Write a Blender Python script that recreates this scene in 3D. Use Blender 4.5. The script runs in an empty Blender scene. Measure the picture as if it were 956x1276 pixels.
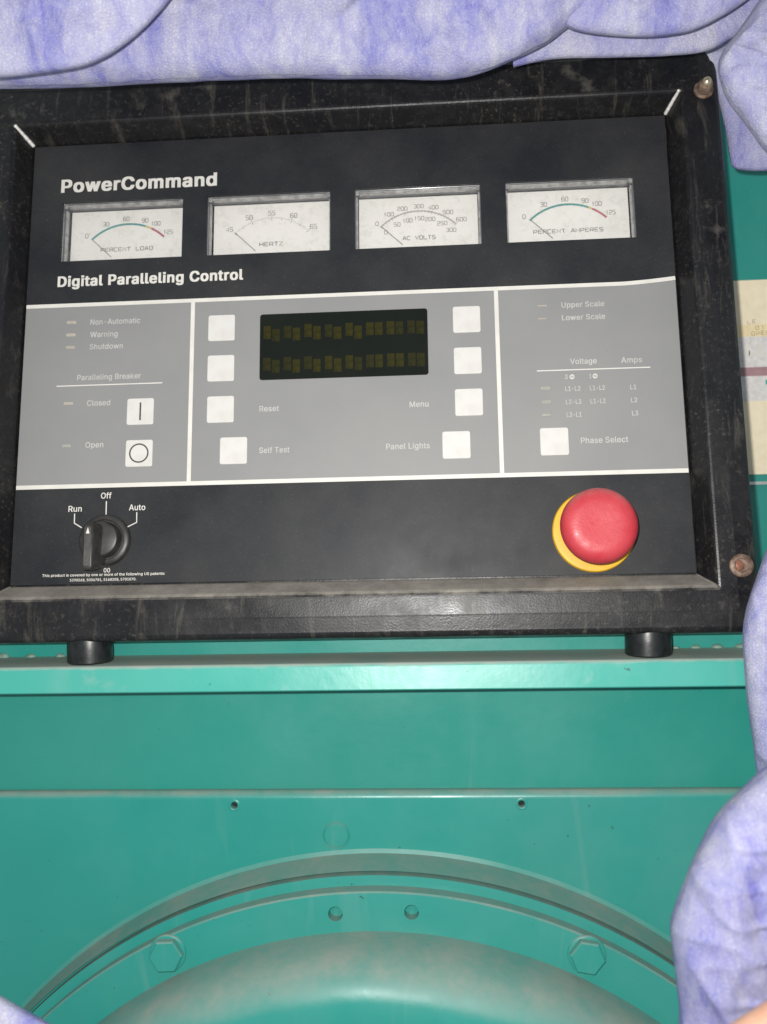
import bpy, bmesh, math, random
from mathutils import Vector, Matrix, noise
from mathutils.geometry import delaunay_2d_cdt
random.seed(7)
MM = 0.001
TILT = math.radians(10.0)          # the control panel leans back by this much
sc = bpy.context.scene
col = sc.collection

# ------------------------------------------------------------------ camera, light, exposure
F_PX, PW, PH = 1170.0, 956.0, 1276.0
CAM = Vector((31.817, -473.515, -59.516))                    # millimetres
AX = (Vector((0.99748, 0.06698, -0.0236)), Vector((0.02351, 0.00209, 0.99972)), Vector((0.06701, -0.99775, 0.00051)))
cd = bpy.data.cameras.new('camera'); cam = bpy.data.objects.new('camera', cd); col.objects.link(cam)
cd.sensor_fit = 'HORIZONTAL'; cd.sensor_width = 36.0; cd.lens = 36.0 * F_PX / PW
cd.clip_start = 0.01; cd.clip_end = 50.0
cd.dof.use_dof = True; cd.dof.focus_distance = 0.462; cd.dof.aperture_fstop = 11.0
Mx = Matrix(((AX[0][0], AX[1][0], AX[2][0]), (AX[0][1], AX[1][1], AX[2][1]), (AX[0][2], AX[1][2], AX[2][2])))
cam.matrix_world = Matrix.Translation(CAM * MM) @ Mx.to_4x4()
sc.camera = cam

w = bpy.data.worlds.new('World'); sc.world = w; w.use_nodes = True
bg = w.node_tree.nodes['Background']
bg.inputs[0].default_value = (0.86, 0.93, 1.0, 1); bg.inputs[1].default_value = 0.40

FLASH = CAM - AX[0] * 15.0 + AX[1] * 17.0 - AX[2] * 0.0    # the phone's flash beside its lens
ld = bpy.data.lights.new('flash', 'POINT'); flash = bpy.data.objects.new('flash', ld); col.objects.link(flash)
flash.location = FLASH * MM
ld.energy = 10.2; ld.shadow_soft_size = 0.0045; ld.color = (1.0, 0.98, 0.95)
sc.view_settings.view_transform = 'Standard'; sc.view_settings.look = 'None'
sc.view_settings.exposure = 0.0; sc.view_settings.gamma = 1.0
sc.cycles.max_bounces = 5


def at(px, py, Y):
    """the point of the depth plane Y (millimetres, away from the viewer) seen at photo pixel px, py"""
    d = AX[0] * ((px - PW / 2) / F_PX) - AX[1] * ((py - PH / 2) / F_PX) - AX[2]
    return CAM + d * ((Y - CAM.y) / d.y)


# ------------------------------------------------------------------ materials
class N:
    def __init__(s, name):
        s.m = bpy.data.materials.new(name); s.m.use_nodes = True
        s.t = s.m.node_tree; s.b = s.t.nodes['Principled BSDF']; s.out = s.t.nodes['Material Output']
        s.g = None; s.tc = None
    def n(s, ty, **k):
        x = s.t.nodes.new(ty)
        for a, v in k.items(): setattr(x, a, v)
        return x
    def link(s, a, b): s.t.links.new(a, b)
    def set(s, **k):
        for a, v in k.items():
            a = a.replace('_', ' ')
            s.b.inputs[a].default_value = v if not (isinstance(v, tuple) and len(v) == 3) else (*v, 1)
    def obj(s):
        if not s.tc: s.tc = s.n('ShaderNodeTexCoord')
        return s.tc.outputs['Object']
    def noise(s, scale, detail=4, rough=.55, stretch=None, rot=None, dist=0.0, vec=None):
        v = vec or s.obj()
        if stretch or rot:
            mp = s.n('ShaderNodeMapping')
            if stretch: mp.inputs['Scale'].default_value = stretch
            if rot: mp.inputs['Rotation'].default_value = rot
            s.link(v, mp.inputs[0]); v = mp.outputs[0]
        x = s.n('ShaderNodeTexNoise'); x.inputs['Scale'].default_value = scale
        x.inputs['Detail'].default_value = detail; x.inputs['Roughness'].default_value = rough
        x.inputs['Distortion'].default_value = dist
        s.link(v, x.inputs['Vector']); return x.outputs[0]
    def voronoi(s, scale, feature='F1'):
        x = s.n('ShaderNodeTexVoronoi', feature=feature); x.inputs['Scale'].default_value = scale
        s.link(s.obj(), x.inputs['Vector']); return x.outputs['Distance']
    def ramp(s, f, lo, hi, a=0.0, b=1.0):
        x = s.n('ShaderNodeMapRange', clamp=True)
        for i, v in zip((1, 2, 3, 4), (lo, hi, a, b)): x.inputs[i].default_value = v
        s.link(f, x.inputs[0]); return x.outputs[0]
    def math(s, op, a, b=None):
        x = s.n('ShaderNodeMath', operation=op)
        for i, v in enumerate((a, b)):
            if v is None: continue
            if isinstance(v, (int, float)): x.inputs[i].default_value = v
            else: s.link(v, x.inputs[i])
        return x.outputs[0]
    def mix(s, f, a, b):
        x = s.n('ShaderNodeMix', data_type='RGBA')
        for i, v in ((0, f), (6, a), (7, b)):
            if isinstance(v, (int, float)): x.inputs[i].default_value = v
            elif isinstance(v, tuple): x.inputs[i].default_value = (*v, 1)
            else: s.link(v, x.inputs[i])
        return x.outputs[2]
    def up(s, lo, hi, wob=0.0, scale=60):
        if not s.g: s.g = s.n('ShaderNodeNewGeometry')
        sx = s.n('ShaderNodeSeparateXYZ'); s.link(s.g.outputs['Normal'], sx.inputs[0]); v = sx.outputs[2]
        if wob: v = s.math('ADD', v, s.math('MULTIPLY', s.math('SUBTRACT', s.noise(scale, 4, .65), .5), wob))
        return s.ramp(v, lo, hi)
    def bump(s, h, strength, dist):
        x = s.n('ShaderNodeBump'); x.inputs['Strength'].default_value = strength; x.inputs['Distance'].default_value = dist
        s.link(h, x.inputs['Height']); s.link(x.outputs[0], s.b.inputs['Normal'])
    def color(s, c): s.link(c, s.b.inputs['Base Color'])
    def rough(s, c): s.link(c, s.b.inputs['Roughness'])


def simple(name, c, rough=.5, metal=0.0, var=.12, scale=180, bump=0.0):
    k = N(name); k.set(Roughness=rough, Metallic=metal)
    f = k.noise(scale, 5)
    k.color(k.mix(k.ramp(f, .35, .7), tuple(x * (1 - var) for x in c), tuple(min(1, x * (1 + var)) for x in c)))
    if bump: k.bump(f, bump, .0004)
    return k.m


M = {}
DUST = (.36, .335, .29)

def m_overlay():
    k = N('overlay_black'); k.set(Roughness=.42, Specular_IOR_Level=.26)
    sm = k.ramp(k.noise(14, 7, .66), .38, .78, 0.01, .095)
    fine = k.ramp(k.noise(900, 2), .62, .78, 0, .10)
    scr = k.ramp(k.noise(38, 5, .6, stretch=(.5, 7, 1), rot=(0, 0, .5), dist=.6), .70, .76, 0, .10)
    d = k.math('ADD', k.math('ADD', sm, fine), scr)
    k.color(k.mix(d, (.0155, .0170, .0205), DUST))
    k.rough(k.ramp(k.noise(30, 5), .3, .75, .36, .56)); return k.m
M['overlay'] = m_overlay()

def m_field():
    k = N('grey_print'); k.set(Roughness=.5)
    d = k.ramp(k.noise(16, 6, .62), .35, .75, 0, .5)
    fine = k.ramp(k.noise(520, 2), .70, .80, 0, .45)
    c = k.mix(d, (.250, .248, .243), (.305, .297, .28))
    k.color(k.mix(fine, c, (.17, .17, .165))); k.rough(k.ramp(k.noise(30, 5), .3, .75, .42, .6)); return k.m
M['field'] = m_field()
M['white'] = simple('white_print', (.72, .69, .625), .55, var=.06, scale=90)

def m_button():
    k = N('button_white'); k.set(Roughness=.45)
    d = k.ramp(k.noise(110, 5, .6), .45, .75, 0, .6)
    k.color(k.mix(d, (.68, .66, .62), (.58, .54, .48))); return k.m
M['button'] = m_button()
M['print'] = simple('small_white_print', (.50, .485, .45), .55, var=.08, scale=120)
M['ink'] = simple('dark_grey_ink', (.055, .05, .045), .6)

def m_frame():
    k = N('textured_black_paint'); k.set(Roughness=.5, Specular_IOR_Level=.42)
    coarse = k.noise(30, 4, .62); mid = k.noise(170, 3, .7)
    base = k.mix(k.ramp(coarse, .35, .7), (.0085, .0085, .0100), (.019, .018, .017))
    pit = k.ramp(mid, .47, .56, 1, 0)
    base = k.mix(k.math('MULTIPLY', pit, k.ramp(coarse, .38, .58, .15, .75)), base, (.006, .006, .007))
    fleck = k.ramp(k.noise(430, 4, .75), .56, .68, 0, 1)
    base = k.mix(k.math('MULTIPLY', fleck, k.ramp(k.noise(21, 5, .6), .42, .68, .12, .75)), base, (.105, .092, .072))
    dn = k.math('ADD', k.noise(48, 6, .75), .15)
    dust = k.math('MULTIPLY', k.up(.28, .80, .9, 48), k.ramp(dn, .40, .80, .45, 1.0))
    base = k.mix(dust, base, (.335, .305, .26))
    streak = k.ramp(k.noise(52, 6, .7, stretch=(3.5, .5, .5), dist=.5), .56, .76, 0, .26)
    k.color(k.mix(streak, base, (.27, .24, .19)))
    k.rough(k.math('ADD', k.ramp(k.noise(60, 4), .3, .7, .26, .46), k.math('MULTIPLY', dust, .4)))
    k.bump(k.noise(1000, 2, .6), .16, .0004); return k.m
M['frame'] = m_frame()

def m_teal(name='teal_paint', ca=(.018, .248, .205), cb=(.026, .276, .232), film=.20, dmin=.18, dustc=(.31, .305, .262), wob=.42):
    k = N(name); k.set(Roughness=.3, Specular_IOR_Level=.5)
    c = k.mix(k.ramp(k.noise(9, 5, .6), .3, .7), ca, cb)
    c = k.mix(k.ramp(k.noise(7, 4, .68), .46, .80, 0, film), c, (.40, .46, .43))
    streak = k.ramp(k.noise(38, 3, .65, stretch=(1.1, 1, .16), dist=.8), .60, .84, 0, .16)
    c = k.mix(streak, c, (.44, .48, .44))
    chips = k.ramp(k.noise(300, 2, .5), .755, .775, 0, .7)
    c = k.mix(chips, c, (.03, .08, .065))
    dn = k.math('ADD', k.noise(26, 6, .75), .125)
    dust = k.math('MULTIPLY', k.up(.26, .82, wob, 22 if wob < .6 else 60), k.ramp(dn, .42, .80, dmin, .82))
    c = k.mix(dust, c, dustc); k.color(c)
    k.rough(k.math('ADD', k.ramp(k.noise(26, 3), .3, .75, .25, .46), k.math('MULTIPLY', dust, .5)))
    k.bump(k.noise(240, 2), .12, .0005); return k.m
M['teal'] = m_teal(film=.10)
M['teal_sheet'] = m_teal('shaded_teal', (.017, .238, .188), (.024, .262, .210), .05)  # thinner dust film, and the shade under the ledge mixed into the teal
M['teal_ledge'] = m_teal('flash_lit_teal', (.055, .37, .300), (.066, .40, .325), .05, .55, (.47, .44, .385), 1.0)  # same teal lightened: the flash's brightness on the ledge is put into the colour

def m_cloth():
    k = N('nonwoven_cloth'); k.set(Roughness=.85, Specular_IOR_Level=.2)
    f1 = k.noise(17, 4, .6, stretch=(1.9, 1, .75), rot=(0, .45, 0), dist=.9)
    f2 = k.noise(120, 4, .75, stretch=(1.6, 1, .9), rot=(.2, -.5, 0), dist=1.0)
    fib = k.noise(330, 3, .8, stretch=(5, 1, 1), rot=(0, .9, .3), dist=3)
    fib2 = k.noise(330, 3, .8, stretch=(1, 1, 5), rot=(0, .4, .3), dist=3)
    cell = k.ramp(k.voronoi(700, 'DISTANCE_TO_EDGE'), .02, .22)
    a = k.ramp(k.math('ADD', k.math('MULTIPLY', f1, .68), k.math('MULTIPLY', f2, .32)), .33, .62)
    c = k.mix(a, (.135, .135, .56), (.63, .62, .72))  # whites also carry flash glare, deep blues the shaded folds, as base colour
    c = k.mix(k.ramp(fib, .50, .70, 0, .6), c, (.76, .745, .79))
    c = k.mix(k.ramp(fib2, .54, .74, 0, .36), c, (.18, .18, .47))
    c = k.mix(k.ramp(cell, 0, 1, .26, 0), c, (.24, .24, .50)); k.color(c)
    k.bump(k.math('ADD', k.math('MULTIPLY', fib, .7), k.math('MULTIPLY', cell, .3)), .6, .0012)
    tr = k.n('ShaderNodeBsdfTranslucent'); k.link(c, tr.inputs[0])
    mx = k.n('ShaderNodeMixShader'); mx.inputs[0].default_value = .12
    k.link(k.b.outputs[0], mx.inputs[1]); k.link(tr.outputs[0], mx.inputs[2]); k.link(mx.outputs[0], k.out.inputs[0])
    return k.m
M['cloth'] = m_cloth()

M['knob'] = simple('black_plastic', (.036, .034, .031), .42, var=.4, scale=160, bump=.2)
M['knob_face'] = simple('worn_grey_plastic', (.075, .072, .064), .5, var=.3, scale=240, bump=.2)
M['rubber'] = simple('black_rubber', (.012, .014, .014), .36, var=.5, scale=240, bump=.25)
def m_red():
    k = N('red_plastic'); k.set(Roughness=.42, Subsurface_Weight=.0)
    c = k.mix(k.ramp(k.noise(70, 5), .35, .7), (.50, .034, .048), (.56, .062, .072))
    dust = k.math('MULTIPLY', k.up(.35, .95), k.ramp(k.noise(130, 5), .4, .7, .12, .5))
    k.color(k.mix(dust, c, (.50, .30, .26))); k.rough(k.ramp(k.noise(200, 4), .3, .7, .32, .58))
    k.bump(k.noise(520, 4, .7), .25, .0005); return k.m
M['red'] = m_red()
M['yellow'] = simple('yellow_plastic', (.74, .42, .010), .45, var=.08)
M['yellow_s'] = simple('yellow_scale_ink', (.62, .50, .20), .6)
M['teal_s'] = simple('teal_scale_ink', (.10, .33, .31), .6)
M['red_s'] = simple('red_scale_ink', (.47, .12, .15), .6)
M['scale_ink'] = simple('grey_scale_ink', (.25, .24, .23), .6)
M['scale_pale'] = simple('pale_scale_ink', (.42, .40, .37), .6)
M['needle'] = simple('needle_dark', (.13, .13, .13), .5)
def m_dial():
    k = N('dial_paper'); k.set(Roughness=.6)
    st = k.ramp(k.noise(60, 6, .65), .52, .78, 0, .5)
    c = k.mix(st, (.85, .83, .78), (.72, .695, .63))
    fl = k.ramp(k.noise(420, 3), .70, .76, 0, .4); k.color(k.mix(fl, c, (.42, .39, .33))); return k.m
M['dial'] = m_dial()
M['case'] = simple('smoky_plastic', (.11, .115, .125), .3, var=.25, scale=120)
M['acrylic'] = simple('acrylic_edge', (.36, .36, .35), .22, var=.35, scale=300)
def m_glass():
    k = N('clear_window'); k.t.nodes.remove(k.b)
    tr = k.n('ShaderNodeBsdfTransparent'); gl = k.n('ShaderNodeBsdfGlossy'); gl.inputs['Roughness'].default_value = .06
    df = k.n('ShaderNodeBsdfDiffuse'); df.inputs[0].default_value = (.6, .57, .5, 1)
    fr = k.n('ShaderNodeFresnel'); fr.inputs[0].default_value = 1.45
    m1 = k.n('ShaderNodeMixShader'); k.link(fr.outputs[0], m1.inputs[0]); k.link(tr.outputs[0], m1.inputs[1]); k.link(gl.outputs[0], m1.inputs[2])
    m2 = k.n('ShaderNodeMixShader'); k.link(k.ramp(k.noise(150, 6, .75), .52, .80, .02, .17), m2.inputs[0])
    k.link(m1.outputs[0], m2.inputs[1]); k.link(df.outputs[0], m2.inputs[2]); k.link(m2.outputs[0], k.out.inputs[0]); return k.m
M['glass'] = m_glass()
def m_disp():
    k = N('display_filter'); k.set(Roughness=.22, Specular_IOR_Level=.35)
    c = k.mix(k.ramp(k.noise(40, 6), .4, .7), (.0045, .0070, .0045), (.0075, .0095, .0050)); k.color(c); return k.m
M['display'] = m_disp()
M['cell'] = simple('olive_cell', (.028, .026, .004), .6, var=.3, scale=420)
M['cell2'] = simple('dim_olive_cell', (.021, .021, .005), .6, var=.3, scale=420)
for c_ in ('cell', 'cell2'): M[c_].node_tree.nodes['Principled BSDF'].inputs['Specular IOR Level'].default_value = .12
M['led'] = simple('led_window', (.44, .40, .335), .4)
M['led_dim'] = simple('greenish_led_window', (.36, .36, .31), .4)
M['weld'] = simple('bare_weld_metal', (.80, .77, .72), .40, .3, .15, 300, .2)
def m_rust():
    k = N('rusty_steel'); k.set(Roughness=.55, Metallic=.35)
    k.color(k.mix(k.ramp(k.noise(300, 5), .35, .68), (.11, .062, .042), (.29, .205, .155))); k.bump(k.noise(500, 4), .4, .0005); return k.m
M['rust'] = m_rust()
M['brass'] = simple('brass_tip', (.72, .60, .42), .28, .8, .2, 400)
M['copper'] = simple('copper_brown', (.27, .12, .075), .42, .5, .3, 400)
M['dark'] = simple('painted_hole_shade', (.01, .012, .011), .8)
M['cream'] = simple('cream_label', (.88, .77, .55), .5, var=.05)
M['cream_y'] = simple('yellowed_label', (.86, .71, .42), .5, var=.05)
M['pale'] = simple('pale_grey_print', (.72, .69, .66), .5, var=.12, scale=400)
M['mauve'] = simple('dull_red_print', (.38, .22, .23), .5, var=.1)
M['label_ink'] = simple('label_ink', (.33, .26, .17), .6)
M['label_teal'] = simple('label_teal', (.05, .38, .30), .5)
M['silver'] = simple('silver_trim', (.6, .62, .6), .35, .6)
M['dustlump'] = simple('dusty_weld_lump', (.20, .32, .26), .75, var=.3, scale=300, bump=.5)
def m_skin():
    k = N('skin'); k.set(Roughness=.5, Subsurface_Weight=.15)
    k.b.inputs['Subsurface Radius'].default_value = (.006, .002, .001)
    k.color(k.mix(k.ramp(k.noise(80, 5), .3, .7), (.60, .32, .21), (.66, .39, .27))); k.bump(k.noise(700, 4), .2, .0005); return k.m
M['skin'] = m_skin()


# ------------------------------------------------------------------ mesh helpers (all shapes in millimetres)
class MB:
    def __init__(s): s.v = []; s.f = []; s.sm = []
    def add(s, vs, fs, smooth=False):
        o = len(s.v); s.v += [tuple(v) for v in vs]
        s.f += [tuple(i + o for i in f) for f in fs]; s.sm += [smooth] * len(fs); return s
    def box(s, x0, x1, y0, y1, z0, z1):
        vs = [(x, y, z) for z in (z0, z1) for y in (y0, y1) for x in (x0, x1)]
        return s.add(vs, [(0, 2, 3, 1), (4, 5, 7, 6), (0, 1, 5, 4), (2, 6, 7, 3), (0, 4, 6, 2), (1, 3, 7, 5)])
    def loops(s, L, closed=True, cap0=False, cap1=False, smooth=False):
        n = len(L[0]); vs = [p for l in L for p in l]; fs = []
        for i in range(len(L) - 1):
            for j in range(n if closed else n - 1):
                k = (j + 1) % n; fs.append((i * n + j, i * n + k, (i + 1) * n + k, (i + 1) * n + j))
        s.add(vs, fs, smooth)
        o = len(s.v) - len(vs)
        if cap0: s.f.append(tuple(o + j for j in reversed(range(n)))); s.sm.append(False)
        if cap1: s.f.append(tuple(o + (len(L) - 1) * n + j for j in range(n))); s.sm.append(False)
        return s
    def slab(s, out, z0, z1, bev=0.0):
        """convex outline (counter-clockwise, panel plane) raised from z0 to z1 with an eased edge"""
        cx = sum(p[0] for p in out) / len(out); cy = sum(p[1] for p in out) / len(out)
        L = [[(x, y, z0) for x, y in out], [(x, y, z1 - bev) for x, y in out]]
        if bev:
            def sh(x, y, b):
                r = math.hypot(x - cx, y - cy) or 1; k = (r - b) / r; return cx + (x - cx) * k, cy + (y - cy) * k
            L.append([(*sh(x, y, bev * .4), z1 - bev * .3) for x, y in out]); L.append([(*sh(x, y, bev * 1.2), z1) for x, y in out])
        return s.loops(L, cap0=True, cap1=True)
    def ribbon(s, pts, wd, z):
        """a flat printed line through pts, wd wide, at height z"""
        n = len(pts); l = []; r = []
        for i, (x, y) in enumerate(pts):
            a = pts[max(i - 1, 0)]; b = pts[min(i + 1, n - 1)]
            dx, dy = b[0] - a[0], b[1] - a[1]; q = math.hypot(dx, dy) or 1
            l.append((x - dy / q * wd / 2, y + dx / q * wd / 2, z)); r.append((x + dy / q * wd / 2, y - dx / q * wd / 2, z))
        return s.add(l + r, [(i, n + i, n + i + 1, i + 1) for i in range(n - 1)])
    def lathe_z(s, cx, cy, prof, n=48, cap0=False, cap1=True, smooth=True):
        L = [[(cx + r * math.cos(2 * math.pi * j / n), cy + r * math.sin(2 * math.pi * j / n), z) for j in range(n)] for r, z in prof]
        return s.loops(L, True, cap0, cap1, smooth)
    def lathe_y(s, cx, cz, prof, n=360, close=True, smooth=True):
        """profile of (radius, depth y) turned about a front-to-back axis"""
        P = prof + ([prof[0]] if close else [])
        L = [[(cx + r * math.sin(2 * math.pi * j / n), y, cz + r * math.cos(2 * math.pi * j / n)) for j in range(n)] for r, y in P]
        return s.loops(L, True, False, False, smooth)
    def mesh(s, name):
        m = bpy.data.meshes.new(name); m.from_pydata([tuple(c * MM for c in v) for v in s.v], [], s.f)
        m.polygons.foreach_set('use_smooth', s.sm); m.update()
        bm = bmesh.new(); bm.from_mesh(m); bmesh.ops.remove_doubles(bm, verts=bm.verts, dist=1e-8)
        bmesh.ops.recalc_face_normals(bm, faces=bm.faces); bm.to_mesh(m); bm.free(); return m
    def build(s, name, mat, parent=None, auto=None):
        m = s.mesh(name); o = bpy.data.objects.new(name, m); col.objects.link(o)
        m.materials.append(M[mat] if isinstance(mat, str) else mat); o.parent = parent
        if auto:
            bm = bmesh.new(); bm.from_mesh(m)
            for f in bm.faces: f.smooth = True
            for e in bm.edges:
                if len(e.link_faces) == 2 and e.calc_face_angle(0) > math.radians(auto): e.smooth = False
            bm.to_mesh(m); bm.free()
        return o


def empty(name, loc=(0, 0, 0)):
    o = bpy.data.objects.new(name, None); col.objects.link(o); o.location = loc; o.empty_display_size = .02; return o
def tag(o, label=None, cat=None, kind=None, group=None):
    for k, v in (('label', label), ('category', cat), ('kind', kind), ('group', group)):
        if v: o[k] = v
    return o
def rrect(x0, x1, y0, y1, r, n=5):
    p = []
    for cx, cy, a0 in ((x1 - r, y0 + r, -90), (x1 - r, y1 - r, 0), (x0 + r, y1 - r, 90), (x0 + r, y0 + r, 180)):
        for i in range(n):
            a = math.radians(a0 + 90 * i / (n - 1)); p.append((cx + r * math.cos(a), cy + r * math.sin(a)))
    return p
def cut(o, cutters):
    """drill the cutters out of o for good"""
    for c in cutters:
        md = o.modifiers.new('b', 'BOOLEAN'); md.object = c; md.operation = 'DIFFERENCE'; md.solver = 'EXACT'
    dg = bpy.context.evaluated_depsgraph_get(); dg.update()
    me = bpy.data.meshes.new_from_object(o.evaluated_get(dg)); o.modifiers.clear(); o.data = me
    for c in cutters: bpy.data.objects.remove(c)


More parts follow.
